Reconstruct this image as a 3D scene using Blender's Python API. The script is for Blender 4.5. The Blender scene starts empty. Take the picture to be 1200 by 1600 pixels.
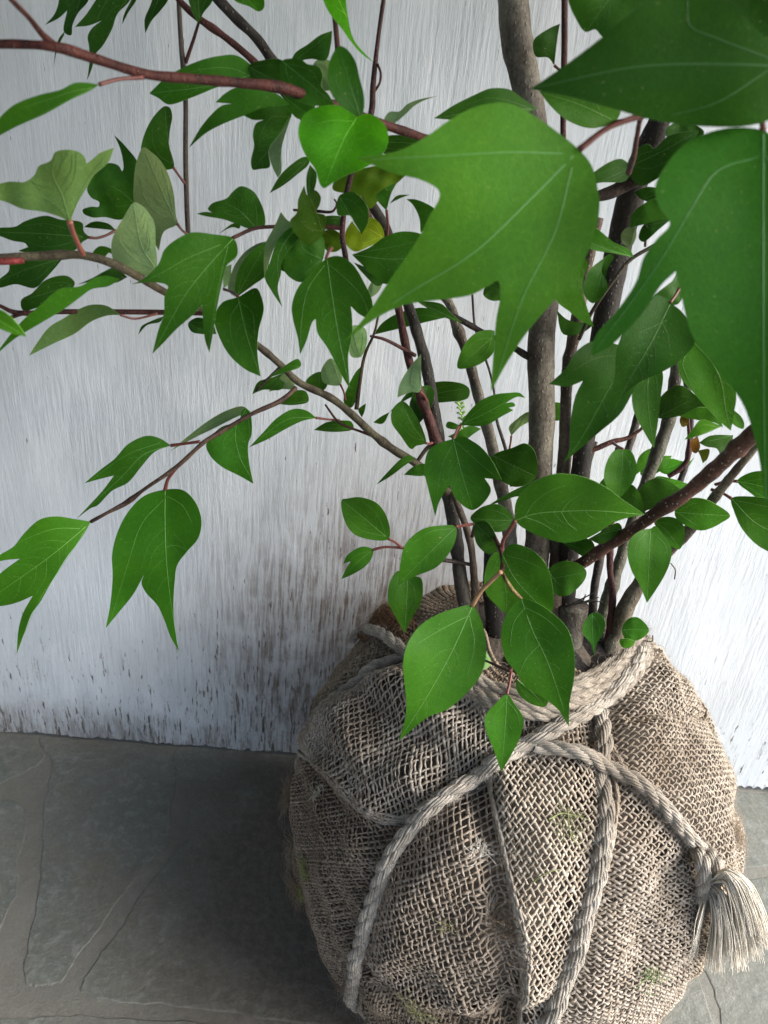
import bpy, bmesh, math, random
import numpy as np
from math import sin, cos, pi, radians, sqrt, atan2, acos
from mathutils import Vector, Matrix
from mathutils.geometry import delaunay_2d_cdt

random.seed(7)
rng = np.random.default_rng(7)
sc = bpy.context.scene
col = sc.collection

# ------------------------------------------------------------------ camera
CAMH = .75
TH, PS, RO, FPX = radians(28.1), radians(-1.5), radians(5.6), 1155.6
_f = np.array([-sin(PS)*cos(TH), cos(PS)*cos(TH), -sin(TH)])
_r0 = np.array([cos(PS), sin(PS), 0.]); _u0 = np.cross(_r0, _f)
_r = cos(RO)*_r0 + sin(RO)*_u0
_u = cos(RO)*_u0 - sin(RO)*_r0
CAM = np.array([0., 0., CAMH])
cd = bpy.data.cameras.new("camera"); co = bpy.data.objects.new("camera", cd); col.objects.link(co)
M = Matrix(((_r[0], _u[0], -_f[0], 0), (_r[1], _u[1], -_f[1], 0), (_r[2], _u[2], -_f[2], CAMH), (0, 0, 0, 1)))
co.matrix_world = M
cd.sensor_fit = 'VERTICAL'; cd.sensor_height = 36; cd.lens = 26.0
cd.clip_start = .01; cd.clip_end = 200
cd.dof.use_dof = True; cd.dof.focus_distance = .56; cd.dof.aperture_fstop = 13
sc.camera = co
# ------------------------------------------------------------------ light
SUN_EL, SUN_AZ = 36, 106          # azimuth measured from +Y towards +X
w = bpy.data.worlds.new("World"); sc.world = w; w.use_nodes = True
nt = w.node_tree; bg = nt.nodes['Background']
sky = nt.nodes.new('ShaderNodeTexSky'); sky.sky_type = 'NISHITA'; sky.sun_disc = False
sky.sun_elevation = radians(SUN_EL); sky.sun_rotation = radians(SUN_AZ)
sky.air_density = 1.0; sky.dust_density = 3.0
nt.links.new(sky.outputs[0], bg.inputs[0]); bg.inputs[1].default_value = .15
sd = bpy.data.lights.new("sun", 'SUN'); so = bpy.data.objects.new("sun", sd); col.objects.link(so)
sd.energy = 3.0; sd.angle = radians(48); sd.color = (1, .985, .96)
_e, _a = radians(SUN_EL), radians(SUN_AZ)
so.rotation_euler = Vector((sin(_a)*cos(_e), cos(_a)*cos(_e), sin(_e))).to_track_quat('Z', 'Y').to_euler()
so.location = (2, -1, 3)
sc.view_settings.view_transform = 'Standard'; sc.view_settings.look = 'None'
sc.view_settings.gamma = 1; sc.view_settings.exposure = 1.35

WALLY = .705
BC = np.array([.1500, .4881, .1850]); BR = np.array([.1925, .1955, .2180])   # root ball centre and radii

# ------------------------------------------------------------------ helpers
def rays(px):
    px = np.atleast_2d(np.asarray(px, float))
    d = _f*FPX + (px[:, :1]-600)*_r - (px[:, 1:2]-800)*_u
    return d/np.linalg.norm(d, axis=1)[:, None]
def atY(px, Y):
    d = rays(px); return CAM + d*(np.asarray(Y, float).reshape(-1, 1)/d[:, 1:2])
def on_floor(px):
    d = rays(px); return CAM + d*(-CAMH/d[:, 2:3])
def mpp(p, Y):                                  # metres per photo pixel at a pixel and distance
    P = atY([p], [Y])[0]; return float((P-CAM) @ _f)/FPX
def P2(s): return np.array([[float(a) for a in q.split(',')] for q in s.split()])

def tag(o, label=None, cat=None, group=None, kind=None):
    if label: o['label'] = label
    if cat: o['category'] = cat
    if group: o['group'] = group
    if kind: o['kind'] = kind
    return o
ORG = {}
def mesh(name, V, Fc, mats, parent=None, smooth=True, midx=None, color=None):
    V = np.asarray(V, dtype=np.float32)
    if parent is not None: V = V - np.asarray(ORG[parent.name], dtype=np.float32)
    me = bpy.data.meshes.new(name)
    if isinstance(Fc, np.ndarray):
        n = Fc.shape[1]; me.vertices.add(len(V)); me.vertices.foreach_set('co', V.ravel())
        me.loops.add(Fc.size); me.loops.foreach_set('vertex_index', Fc.astype(np.int32).ravel())
        me.polygons.add(len(Fc)); me.polygons.foreach_set('loop_start', np.arange(0, Fc.size, n, dtype=np.int32))
        me.update(calc_edges=True)
    else:
        me.from_pydata(V.tolist(), [], Fc); me.update()
    for m in mats: me.materials.append(m)
    if smooth: me.polygons.foreach_set('use_smooth', np.ones(len(me.polygons), dtype=bool))
    if midx is not None: me.polygons.foreach_set('material_index', np.asarray(midx, dtype=np.int32))
    o = bpy.data.objects.new(name, me); col.objects.link(o)
    ORG[o.name] = np.zeros(3)
    if parent is not None:
        o.parent = parent
        ORG[o.name] = ORG[parent.name]          # child origin coincides with the thing's base
    if color is not None: o.color = (*color, 1)
    return o

def catmull(P, n=8, closed=False, sharp=None):
    P = np.asarray(P, float); N = len(P); out = []
    rngi = range(N if closed else N-1)
    for i in rngi:
        p1, p2 = P[i], P[(i+1) % N]
        p0 = P[(i-1) % N] if (closed or i > 0) else 2*p1-p2
        p3 = P[(i+2) % N] if (closed or i+2 < N) else 2*p2-p1
        if sharp is not None:
            if sharp[i]: p0 = p1 - (p2-p1)*.6
            if sharp[(i+1) % N]: p3 = p2 + (p2-p1)*.6
        d01 = max(np.linalg.norm((p1-p0)[:2])**.5, 1e-6); d12 = max(np.linalg.norm((p2-p1)[:2])**.5, 1e-6); d23 = max(np.linalg.norm((p3-p2)[:2])**.5, 1e-6)
        m1 = (p1-p0)/d01 - (p2-p0)/(d01+d12) + (p2-p1)/d12
        m2 = (p2-p1)/d12 - (p3-p1)/(d12+d23) + (p3-p2)/d23
        m1 = m1*d12; m2 = m2*d12
        for k in range(n):
            t = k/n
            out.append((2*t**3-3*t*t+1)*p1 + (t**3-2*t*t+t)*m1 + (-2*t**3+3*t*t)*p2 + (t**3-t*t)*m2)
    if not closed: out.append(P[-1])
    return np.array(out)

def frames(C):
    T = np.gradient(C, axis=0); T /= np.linalg.norm(T, axis=1)[:, None]+1e-12
    n = np.cross(T[0], [0.31, .2, .93]); n /= np.linalg.norm(n); N = [n]
    for i in range(1, len(C)):
        n = N[-1] - T[i]*(N[-1] @ T[i]); n /= np.linalg.norm(n)+1e-12; N.append(n)
    N = np.array(N); return T, N, np.cross(T, N)
def tube(C, R, sides=8, cap=True, squash=None):
    C = np.asarray(C, float); R = np.broadcast_to(np.asarray(R, float), (len(C),))
    T, N, B = frames(C); n = len(C)
    a = np.arange(sides)*2*pi/sides
    V = C[:, None] + R[:, None, None]*(np.cos(a)[None, :, None]*N[:, None] + np.sin(a)[None, :, None]*B[:, None])
    V = V.reshape(-1, 3)
    i = np.arange(n-1)[:, None]*sides; j = np.arange(sides)[None]; k = (j+1) % sides
    Fq = np.stack([i+j, i+k, i+sides+k, i+sides+j], -1).reshape(-1, 4)
    if cap:
        V = np.vstack([V, C[0], C[-1]]); m = len(V)
        jj = np.arange(sides); kk = (jj+1) % sides
        c0 = np.stack([kk, jj, np.full(sides, m-2), np.full(sides, m-2)], -1)
        c1 = np.stack([(n-1)*sides+jj, (n-1)*sides+kk, np.full(sides, m-1), np.full(sides, m-1)], -1)
        Fl = [tuple(q) for q in Fq] + [tuple(q[:3]) for q in c0] + [tuple(q[:3]) for q in c1]
        return V, Fl
    return V, Fq
class Acc:
    def __init__(s): s.V = []; s.F = []; s.n = 0
    def add(s, V, Fq):
        s.V.append(np.asarray(V, float)); s.F.append(np.asarray(Fq)+s.n); s.n += len(V)
    def build(s, name, mats, parent=None, **k):
        return mesh(name, np.vstack(s.V), np.vstack(s.F), mats, parent, **k)
# tubes of equal length, all at once (threads and fibres): C (n, m, 3), R (n, m) -> quads
def multitube(C, R, sides, up, mask=None, flat=1.):
    n, m, _ = C.shape
    T = np.gradient(C, axis=1); T /= np.linalg.norm(T, axis=2, keepdims=True)+1e-12
    Nn = up - T*(up*T).sum(2, keepdims=True); Nn /= np.linalg.norm(Nn, axis=2, keepdims=True)+1e-12
    B = np.cross(T, Nn); a = np.arange(sides)*2*pi/sides
    V = C[:, :, None] + R[:, :, None, None]*(flat*np.cos(a)[:, None]*Nn[:, :, None] + np.sin(a)[:, None]*B[:, :, None])
    idx = np.arange(n*m*sides).reshape(n, m, sides)
    k = np.roll(np.arange(sides), -1)
    Q = np.stack([idx[:, :-1], idx[:, :-1][:, :, k], idx[:, 1:][:, :, k], idx[:, 1:]], -1)
    if mask is not None:
        ok = mask[:, :-1] & mask[:, 1:]; Q = Q[ok]
    return V.reshape(-1, 3), Q.reshape(-1, 4)
def compact(V, Fq):
    used = np.unique(Fq); mp = np.full(len(V), -1); mp[used] = np.arange(len(used)); return V[used], mp[Fq]

def inpoly(P, poly):
    x, y = P[:, 0], P[:, 1]; c = np.zeros(len(P), bool); n = len(poly)
    for i in range(n):
        x1, y1 = poly[i]; x2, y2 = poly[i-1]
        m = ((y1 > y) != (y2 > y)); c ^= m & (x < (x2-x1)*(y-y1)/((y2-y1) if y2 != y1 else 1e-9)+x1)
    return c
def dpoly(P, L, closed=True):
    best = np.full(len(P), 1e9); n = len(L)
    for i in range(n if closed else n-1):
        a, b = L[i], L[(i+1) % n]; ab = b-a
        t = np.clip(((P-a) @ ab)/(ab @ ab+1e-12), 0, 1)
        best = np.minimum(best, np.linalg.norm(P-a-t[:, None]*ab, axis=1))
    return best

# ------------------------------------------------------------------ materials
class NT:
    def __init__(s, name):
        s.m = bpy.data.materials.new(name); s.m.use_nodes = True; s.t = s.m.node_tree
        s.b = s.t.nodes['Principled BSDF']; s.out = s.t.nodes['Material Output']
    def n(s, t, **k):
        x = s.t.nodes.new('ShaderNode'+t)
        for a, b in k.items(): setattr(x, a, b)
        return x
    def l(s, a, b): s.t.links.new(a, b)
    def val(s, sock, v):
        if hasattr(v, 'links') or hasattr(v, 'is_linked'): s.l(v, sock)
        else: sock.default_value = v
    def math(s, op, a, b=0., c=None, clamp=False):
        x = s.n('Math', operation=op); x.use_clamp = clamp; s.val(x.inputs[0], a); s.val(x.inputs[1], b)
        if c is not None: s.val(x.inputs[2], c)
        return x.outputs[0]
    def mix(s, f, a, b, blend='MIX'):
        x = s.n('Mix', data_type='RGBA', blend_type=blend); s.val(x.inputs[0], f)
        s.val(x.inputs[6], a if not isinstance(a, tuple) else (*a, 1)); s.val(x.inputs[7], b if not isinstance(b, tuple) else (*b, 1))
        return x.outputs[2]
    def ramp(s, v, a, b, lo=0., hi=1.):
        x = s.n('MapRange', interpolation_type='SMOOTHSTEP'); s.val(x.inputs[0], v); x.inputs[1].default_value = a; x.inputs[2].default_value = b
        x.inputs[3].default_value = lo; x.inputs[4].default_value = hi; return x.outputs[0]
    def coords(s, scale=(1, 1, 1), rot=(0, 0, 0)):
        t = s.n('TexCoord'); mp = s.n('Mapping'); mp.inputs['Scale'].default_value = scale; mp.inputs['Rotation'].default_value = rot
        s.l(t.outputs['Object'], mp.inputs[0]); return mp.outputs[0]
    def noise(s, v, scale, detail=4, rough=.55, dist=0.):
        x = s.n('TexNoise'); s.l(v, x.inputs['Vector']); x.inputs['Scale'].default_value = scale; x.inputs['Detail'].default_value = detail
        x.inputs['Roughness'].default_value = rough; x.inputs['Distortion'].default_value = dist; return x.outputs[0]
    def vor(s, v, scale, feature='F1'):
        x = s.n('TexVoronoi', feature=feature); s.l(v, x.inputs['Vector']); x.inputs['Scale'].default_value = scale; return x.outputs[0]
    def bump(s, h, dist, strength=1., nrm=None):
        x = s.n('Bump'); x.inputs['Strength'].default_value = strength; x.inputs['Distance'].default_value = dist; s.val(x.inputs['Height'], h)
        if nrm is not None: s.l(nrm, x.inputs['Normal'])
        return x.outputs[0]

def leaf_mat(name, base, rough, trans, spec=.5):
    s = NT(name); oc = s.n('Attribute', attribute_name='tint').outputs['Color']; v = s.coords()
    n1 = s.noise(v, 45, 3); n2 = s.noise(v, 420, 3)
    c = s.mix(1, oc, base, 'MULTIPLY')
    c = s.mix(s.ramp(n1, .35, .7, 0, .38), c, s.mix(1, c, (1.5, 1.25, .9), 'MULTIPLY'))
    c = s.mix(s.ramp(n2, .4, .75, 0, .22), c, s.mix(1, c, (.55, .65, .6), 'MULTIPLY'))
    c = s.mix(s.ramp(s.noise(v, 900, 1), .74, .78, 0, .5), c, (.3, .3, .12))
    cell = s.vor(v, 700, 'DISTANCE_TO_EDGE'); net = s.vor(v, 260, 'DISTANCE_TO_EDGE')
    c = s.mix(s.ramp(net, .0, .05, .28, 0), c, s.mix(1, c, (1.9, 1.6, 2.2), 'MULTIPLY')); c = s.mix(s.ramp(cell, .0, .09, .16, 0), c, s.mix(1, c, (1.7, 1.5, 2.0), 'MULTIPLY'))
    c = s.mix(s.ramp(s.noise(v, 75, 5, .7), .62, .74, 0, .35), c, s.mix(1, c, (1.5, 1.1, .6), 'MULTIPLY'))
    nb = s.bump(s.ramp(cell, 0, .25), .0001, .3); nb = s.bump(n1, .0012, .25, nb)
    s.l(c, s.b.inputs['Base Color']); s.b.inputs['Roughness'].default_value = rough
    s.b.inputs['Specular IOR Level'].default_value = spec; s.l(nb, s.b.inputs['Normal'])
    tr = s.n('BsdfTranslucent'); s.l(s.mix(1, c, (1.5, 1.35, .5), 'MULTIPLY'), tr.inputs[0]); s.l(nb, tr.inputs['Normal'])
    mx = s.n('MixShader'); mx.inputs[0].default_value = trans; s.l(s.b.outputs[0], mx.inputs[1]); s.l(tr.outputs[0], mx.inputs[2])
    s.l(mx.outputs[0], s.out.inputs[0]); return s.m
M_TOP = leaf_mat('leaf_upper_side', (.034, .128, .006), .50, .28, .15)
M_UND = leaf_mat('leaf_underside', (.17, .285, .105), .6, .22, .25)
def simple(name, base, rough=.6, nscale=200, var=.35, bumpd=.0003, useoc=True, attr=None):
    s = NT(name); v = s.coords(); n1 = s.noise(v, nscale, 4)
    c = s.mix(1, s.n('Attribute', attribute_name=attr).outputs['Color'] if attr else s.n('ObjectInfo').outputs['Color'], base, 'MULTIPLY') if useoc else s.mix(0, base, base)
    c = s.mix(s.ramp(n1, .3, .75, 0, var), c, s.mix(1, c, (.35, .35, .35), 'MULTIPLY'))
    s.l(c, s.b.inputs['Base Color']); s.b.inputs['Roughness'].default_value = rough
    s.l(s.bump(n1, bumpd), s.b.inputs['Normal']); return s.m
M_VEIN = simple('leaf_vein', (.12, .27, .05), .5, 300, .2, attr='tint'); M_VEIN_UND = simple('underside_vein', (.25, .38, .17), .6, 300, .1, attr='tint'); M_VEIN_SOFT = simple('soft_leaf_vein', (.06, .185, .03), .5, 300, .2, attr='tint')
M_STALK = simple('leaf_stalk', (1, 1, 1), .45, 250, .4, attr='tint')
M_BIT = simple('plant_debris', (1, 1, 1), .6, 250, .4)
def bark(name, scale=1.0, spots=.75, dk=1.):
    s = NT(name); oc = s.n('ObjectInfo').outputs['Color']; v = s.coords(); vz = s.coords((1, 1, .35))
    n1 = s.noise(vz, 60*scale, 5, .65); n2 = s.noise(v, 420*scale, 4, .6); sp = s.vor(s.coords((1, 1, .6)), 330*scale)
    c = s.mix(s.ramp(n1, .35, .65), s.mix(1, oc, (.42, .36, .33), 'MULTIPLY'), s.mix(1, oc, (1.25, 1.3, 1.25), 'MULTIPLY'))
    c = s.mix(s.ramp(n2, .35, .75, .1, .75), c, s.mix(1, c, (.3, .27, .25), 'MULTIPLY'))
    c = s.mix(s.ramp(sp, .10, .22, spots, 0), c, (.42, .38, .33))
    c = s.mix(1, c, (dk, dk, dk), 'MULTIPLY')
    h = s.math('ADD', s.math('MULTIPLY', n2, .6), s.ramp(sp, .1, .3, .7, 0)); h = s.math('ADD', h, n1)
    s.l(c, s.b.inputs['Base Color']); s.b.inputs['Roughness'].default_value = .68; s.b.inputs['Specular IOR Level'].default_value = .35
    s.l(s.bump(h, .0011, .8), s.b.inputs['Normal']); return s.m
M_BARK = bark('bark', 1.0, .22, .8); M_TWIG = bark('twig_bark', 1.7, .22, .62); M_SPECK = bark('speckled_bark', 1.2, .8)
def yarn(name, dark, light, dirt, disp=.0005):
    s = NT(name); v = s.coords(); n1 = s.noise(v, 9, 4, .6); n2 = s.noise(v, 150, 3); n3 = s.noise(v, 1400, 3, .7)
    c = s.mix(s.ramp(n2, .3, .7), dark, light)
    c = s.mix(s.ramp(n1, .5, .68, 0, .75), c, dirt)
    c = s.mix(s.ramp(n3, .35, .7, 0, .5), c, s.mix(1, c, (.4, .38, .35), 'MULTIPLY')); c = s.mix(1, s.n('ObjectInfo').outputs['Color'], c, 'MULTIPLY')
    s.l(c, s.b.inputs['Base Color']); s.b.inputs['Roughness'].default_value = .92; s.b.inputs['Specular IOR Level'].default_value = .12
    s.l(s.bump(n3, disp, .8), s.b.inputs['Normal']); return s.m
M_YARN = yarn('burlap_yarn', (.33, .29, .245), (.52, .475, .425), (.24, .195, .155))
M_ROPE = yarn('rope_fibre', (.31, .28, .24), (.47, .435, .385), (.23, .195, .155))
M_TASSEL = yarn('frayed_rope_fibre', (.64, .59, .50), (.79, .745, .66), (.56, .50, .42))
M_SOIL = simple('soil', (.008, .006, .005), .95, 160, .6, .004, False)
M_CORE = simple('soaked_burlap', (.11, .088, .068), .95, 300, .6, .0015, False)

# painted plywood: long vertical grain, paint worn through towards the foot and stained by soil
def wall_mat():
    s = NT('weathered_white_paint')
    g = s.coords((1, .2, .085)); g2 = s.coords((1, .2, .16)); v = s.coords()
    grain = s.noise(g, 250, 5, .66, .08); fine = s.noise(g2, 760, 4, .65, .1); broad = s.noise(s.coords((1, .2, .25)), 14, 4, .6)
    crack = s.noise(s.coords((1, .2, .13)), 300, 4, .6, .15); dash = s.noise(s.coords((1, .2, .17)), 620, 3, .6, .1); zone = s.noise(s.coords((1, .2, .6)), 16, 4, .6); patch = s.noise(v, 22, 4, .6)
    sep = s.n('SeparateXYZ'); s.l(v, sep.inputs[0]); X, Z = sep.outputs[0], sep.outputs[2]
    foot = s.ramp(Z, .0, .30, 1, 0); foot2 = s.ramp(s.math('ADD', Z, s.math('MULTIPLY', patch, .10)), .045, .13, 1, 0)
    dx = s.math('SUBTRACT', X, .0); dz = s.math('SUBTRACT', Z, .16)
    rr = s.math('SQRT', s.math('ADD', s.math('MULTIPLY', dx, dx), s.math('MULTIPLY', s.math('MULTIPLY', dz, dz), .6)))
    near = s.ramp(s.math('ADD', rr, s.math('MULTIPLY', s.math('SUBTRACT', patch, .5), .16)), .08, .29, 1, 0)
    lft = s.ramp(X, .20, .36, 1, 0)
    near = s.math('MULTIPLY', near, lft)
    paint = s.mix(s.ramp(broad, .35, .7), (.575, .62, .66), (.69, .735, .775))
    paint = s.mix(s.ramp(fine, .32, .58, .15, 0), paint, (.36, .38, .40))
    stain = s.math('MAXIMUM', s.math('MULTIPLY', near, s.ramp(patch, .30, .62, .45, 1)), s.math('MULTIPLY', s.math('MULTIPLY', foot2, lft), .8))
    # greyed wood seen through the thinner paint
    smear = s.ramp(s.noise(s.coords((1, .2, .5)), 11, 5, .6, .5), .52, .66, 0, .6)
    paint = s.mix(smear, paint, (.74, .775, .81))
    thin = s.ramp(s.noise(s.coords((1, .2, .3)), 7, 3), .48, .66, 0, .40)
    paint = s.mix(thin, paint, (.44, .45, .46))
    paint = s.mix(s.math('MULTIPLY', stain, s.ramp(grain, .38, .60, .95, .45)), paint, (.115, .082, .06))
    th = s.math('ADD', s.math('ADD', .70, s.math('MULTIPLY', foot, -.085)), s.math('MULTIPLY', stain, -.07))
    cr = s.math('MULTIPLY', s.math('SUBTRACT', crack, th), 28, clamp=True)
    th2 = s.math('ADD', .60, s.math('MULTIPLY', stain, -.04))
    cr2 = s.math('MULTIPLY', s.math('MULTIPLY', s.math('SUBTRACT', grain, th2), 14, clamp=True), s.ramp(Z, .0, .22, .7, .12))
    th3 = s.math('ADD', s.math('ADD', .735, s.math('MULTIPLY', foot, -.075)), s.math('MULTIPLY', s.math('SUBTRACT', zone, .5), -.22))
    th3 = s.math('ADD', th3, s.math('MULTIPLY', stain, -.05))
    cr3 = s.math('MULTIPLY', s.math('MULTIPLY', s.math('SUBTRACT', dash, th3), 16, clamp=True), .8)
    cc = s.math('MAXIMUM', s.math('MAXIMUM', cr, cr2), cr3)
    c = s.mix(cc, paint, s.mix(s.ramp(patch, .4, .6), (.17, .16, .155), (.09, .07, .055)))
    h = s.math('ADD', s.math('MULTIPLY', grain, 1.3), s.math('MULTIPLY', fine, .35)); h = s.math('SUBTRACT', h, s.math('MULTIPLY', cc, .8))
    h = s.math('ADD', h, s.math('MULTIPLY', s.noise(v, 700, 2), .12))
    s.l(c, s.b.inputs['Base Color']); s.b.inputs['Roughness'].default_value = .62; s.b.inputs['Specular IOR Level'].default_value = .3
    s.l(s.bump(s.math('MULTIPLY', h, s.ramp(s.noise(v, 5, 3), .38, .62, .4, .95)), .0012, .8), s.b.inputs['Normal']); return s.m
M_WALL = wall_mat()
def soil_and_shade(s, v, c):
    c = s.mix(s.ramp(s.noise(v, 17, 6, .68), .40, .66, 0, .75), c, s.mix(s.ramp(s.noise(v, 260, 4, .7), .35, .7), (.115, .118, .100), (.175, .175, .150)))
    # soil washed out round the root ball, with the ball's shade painted in too
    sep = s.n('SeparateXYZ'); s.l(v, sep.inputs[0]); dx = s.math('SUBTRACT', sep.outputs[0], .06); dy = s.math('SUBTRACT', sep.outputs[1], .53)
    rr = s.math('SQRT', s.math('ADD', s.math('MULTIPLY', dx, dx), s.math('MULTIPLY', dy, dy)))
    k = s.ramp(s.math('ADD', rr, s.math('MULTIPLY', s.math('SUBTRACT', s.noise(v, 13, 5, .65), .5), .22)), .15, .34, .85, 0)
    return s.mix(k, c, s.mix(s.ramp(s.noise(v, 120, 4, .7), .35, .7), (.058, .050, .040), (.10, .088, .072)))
def stone_mat():
    s = NT('slate'); v = s.coords(); n1 = s.noise(v, 9, 4); n2 = s.noise(v, 90, 5, .7); n3 = s.noise(v, 420, 4, .7)
    c = s.mix(s.ramp(n1, .35, .65), (.108, .120, .106), (.140, .142, .124))
    c = s.mix(s.ramp(n2, .45, .7, 0, .8), c, (.21, .222, .208)); c = s.mix(s.ramp(n2, .42, .28, 0, .6), c, (.075, .085, .08))
    c = s.mix(s.ramp(n3, .55, .72, 0, .5), c, (.30, .32, .31)); c = s.mix(s.ramp(s.noise(v, 5, 3), .56, .7, 0, .5), c, (.16, .115, .075))
    c = soil_and_shade(s, v, c)
    s.l(c, s.b.inputs['Base Color']); s.l(s.ramp(n2, .3, .7, .5, .75), s.b.inputs['Roughness']); s.b.inputs['Specular IOR Level'].default_value = .35
    h = s.math('ADD', n2, s.math('MULTIPLY', n3, .35)); h = s.math('ADD', h, s.math('MULTIPLY', s.noise(v, 22, 3), 2.))
    s.l(s.bump(h, .0022, .7), s.b.inputs['Normal']); return s.m
M_STONE = stone_mat()
def mortar_mat():
    s = NT('mortar'); v = s.coords(); n1 = s.noise(v, 14, 4); n3 = s.noise(v, 500, 4, .7); n2 = s.noise(v, 80, 4)
    c = s.mix(s.ramp(n1, .35, .65), (.150, .147, .128), (.190, .186, .163)); c = s.mix(s.ramp(n2, .4, .7, 0, .5), c, (.15, .15, .135))
    c = s.mix(s.ramp(n3, .35, .65, .4, 0), c, (.12, .11, .1))
    c = soil_and_shade(s, v, c)
    s.l(c, s.b.inputs['Base Color']); s.b.inputs['Roughness'].default_value = .9
    s.l(s.bump(s.math('ADD', n3, s.math('MULTIPLY', n2, 2)), .0012, .6), s.b.inputs['Normal']); return s.m
M_MORTAR = mortar_mat()

# ------------------------------------------------------------------ floor
def build_floor():
    # one sheet of mortar, stones a few millimetres proud of it
    g = 6.; nx = 2
    fl = mesh('ground', [(-g, -g, 0), (g, -g, 0), (g, g, 0), (-g, g, 0)], [(0, 1, 2, 3)], [M_MORTAR], smooth=False); tag(fl, kind='structure')
    S = ["80,1192 82,1120 200,1120 272,1120 274,1200 268,1270 262,1318 230,1352 198,1390 170,1430 150,1458 118,1500 92,1536 60,1541 38,1535 44,1480 58,1400 66,1330 66,1270",
         "292,1120 480,1120 700,1120 900,1120 900,1400 880,1640 700,1650 560,1612 400,1590 250,1570 150,1560 126,1546 150,1500 186,1456 202,1425 234,1380 266,1338 290,1310 295,1250",
         "-30,1262 0,1252 34,1258 40,1300 30,1345 26,1395 6,1440 -14,1500 -60,1500 -70,1400",
         "-60,1120 0,1120 60,1120 70,1186 40,1205 0,1226 -50,1240",
         "-60,1610 20,1592 90,1588 170,1590 290,1596 420,1616 540,1640 600,1700 500,1800 200,1800 -80,1760",
         "1000,1180 1100,1180 1230,1180 1330,1180 1330,1350 1230,1352 1120,1362 1000,1370",
         "1000,1385 1130,1376 1250,1366 1340,1366 1360,1500 1340,1620 1200,1680 1140,1650 1118,1560 1088,1500 1000,1480",
         "940,1500 1078,1508 1106,1570 1128,1660 1100,1760 900,1760"]
    acc_v, acc_f = [], []; n = 0
    def slab(W):
        nonlocal n
        C = catmull(W, 5, closed=True); c = C.mean(0); seg = len(C)
        j = np.array([sin(i*1.7)+sin(i*.63+1)+sin(i*3.1+c[0]*40) for i in range(seg)])
        C = C*1.0; C[:, 0] += j*.0007; C[:, 1] += np.roll(j, 7)*.0007
        rings = [(0, -.0015), (0, .0002), (.0006, .0006), (.0018, .0009)]
        inn = c-C; inn /= np.linalg.norm(inn, axis=1)[:, None]
        for a, z in rings:
            R = C + inn*a; acc_v.append(np.column_stack([R[:, 0], R[:, 1], np.full(seg, z)]))
        for k in range(3):
            for i in range(seg):
                i2 = (i+1) % seg; acc_f.append((n+k*seg+i, n+k*seg+i2, n+(k+1)*seg+i2, n+(k+1)*seg+i))
        acc_f.append(tuple(n+3*seg+i for i in range(seg))); n += 4*seg
    for q in S:
        W = on_floor(P2(q))[:, :2]
        ar = np.sum(W[:, 0]*np.roll(W[:, 1], -1)-W[:, 1]*np.roll(W[:, 0], -1))
        if ar < 0: W = W[::-1]
        W[:, 1] = np.minimum(W[:, 1], WALLY-.004)
        slab(W)
    # the paving goes on around, beyond the frame
    r2 = random.Random(3)
    for ix in range(-6, 8):
        for iy in range(-6, 3):
            x0, y0 = ix*.36+.1, iy*.3
            if y0 > -.25 and -.95 < x0 < .72: continue
            if y0+.3 > WALLY: continue
            q = np.array([[x0+r2.uniform(.01, .06), y0+r2.uniform(.01, .05)], [x0+.18, y0+r2.uniform(.0, .03)], [x0+.34-r2.uniform(0, .05), y0+r2.uniform(.01, .05)],
                          [x0+.34, y0+.15], [x0+.34-r2.uniform(0, .05), y0+.28-r2.uniform(0, .04)], [x0+.17, y0+.28], [x0+r2.uniform(.01, .06), y0+.28-r2.uniform(0, .04)], [x0+.015, y0+.15]])
            slab(q)
    st = mesh('paving', np.vstack(acc_v), acc_f, [M_STONE], smooth=False); tag(st, kind='structure')
build_floor()

# ------------------------------------------------------------------ plywood wall
def build_wall():
    x = np.arange(-1.6, 1.6, .004); n = len(x)
    r = np.random.default_rng(5)
    jag = np.abs(r.normal(0, 1, n))*.0012 + .003 + .0015*np.sin(x*60) + np.where(r.random(n) > .9, .003, 0)
    jag += np.where(x > .45, .004*np.abs(np.sin(x*260)), 0)
    ztop = 1.9; V = []
    for yy, s in ((WALLY, 1), (WALLY+.012, 1)):
        for zz in (0, 1): V.append(np.column_stack([x, np.full(n, yy), (jag if zz == 0 else np.full(n, ztop))]))
    V = np.vstack(V); F = []
    for i in range(n-1):
        a, b, c, d = i, n+i, 2*n+i, 3*n+i
        F += [(a, a+1, b+1, b), (c+1, c, d, d+1), (a+1, a, c, c+1), (b, b+1, d+1, d)]
    F += [(0, n, 3*n, 2*n), (n-1, 3*n-1, 4*n-1, 2*n-1)][:1]
    o = mesh('plywood_wall', V, F, [M_WALL], smooth=False)
    tag(o, 'weathered white painted plywood wall with vertical grain and dirt stained foot behind the shrub', 'wall', kind='thing')
build_wall()
# an unseen panel, added further down, keeps the sky off the left side

# ------------------------------------------------------------------ the shrub (one thing; everything below is part of it)
root = bpy.data.objects.new('balled_shrub', None); col.objects.link(root)
root.location = (BC[0], BC[1], 0); ORG[root.name] = np.array([BC[0], BC[1], 0.])
tag(root, 'leafy many stemmed shrub with its root ball wrapped in roped burlap, standing on slate paving', 'shrub')

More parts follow.
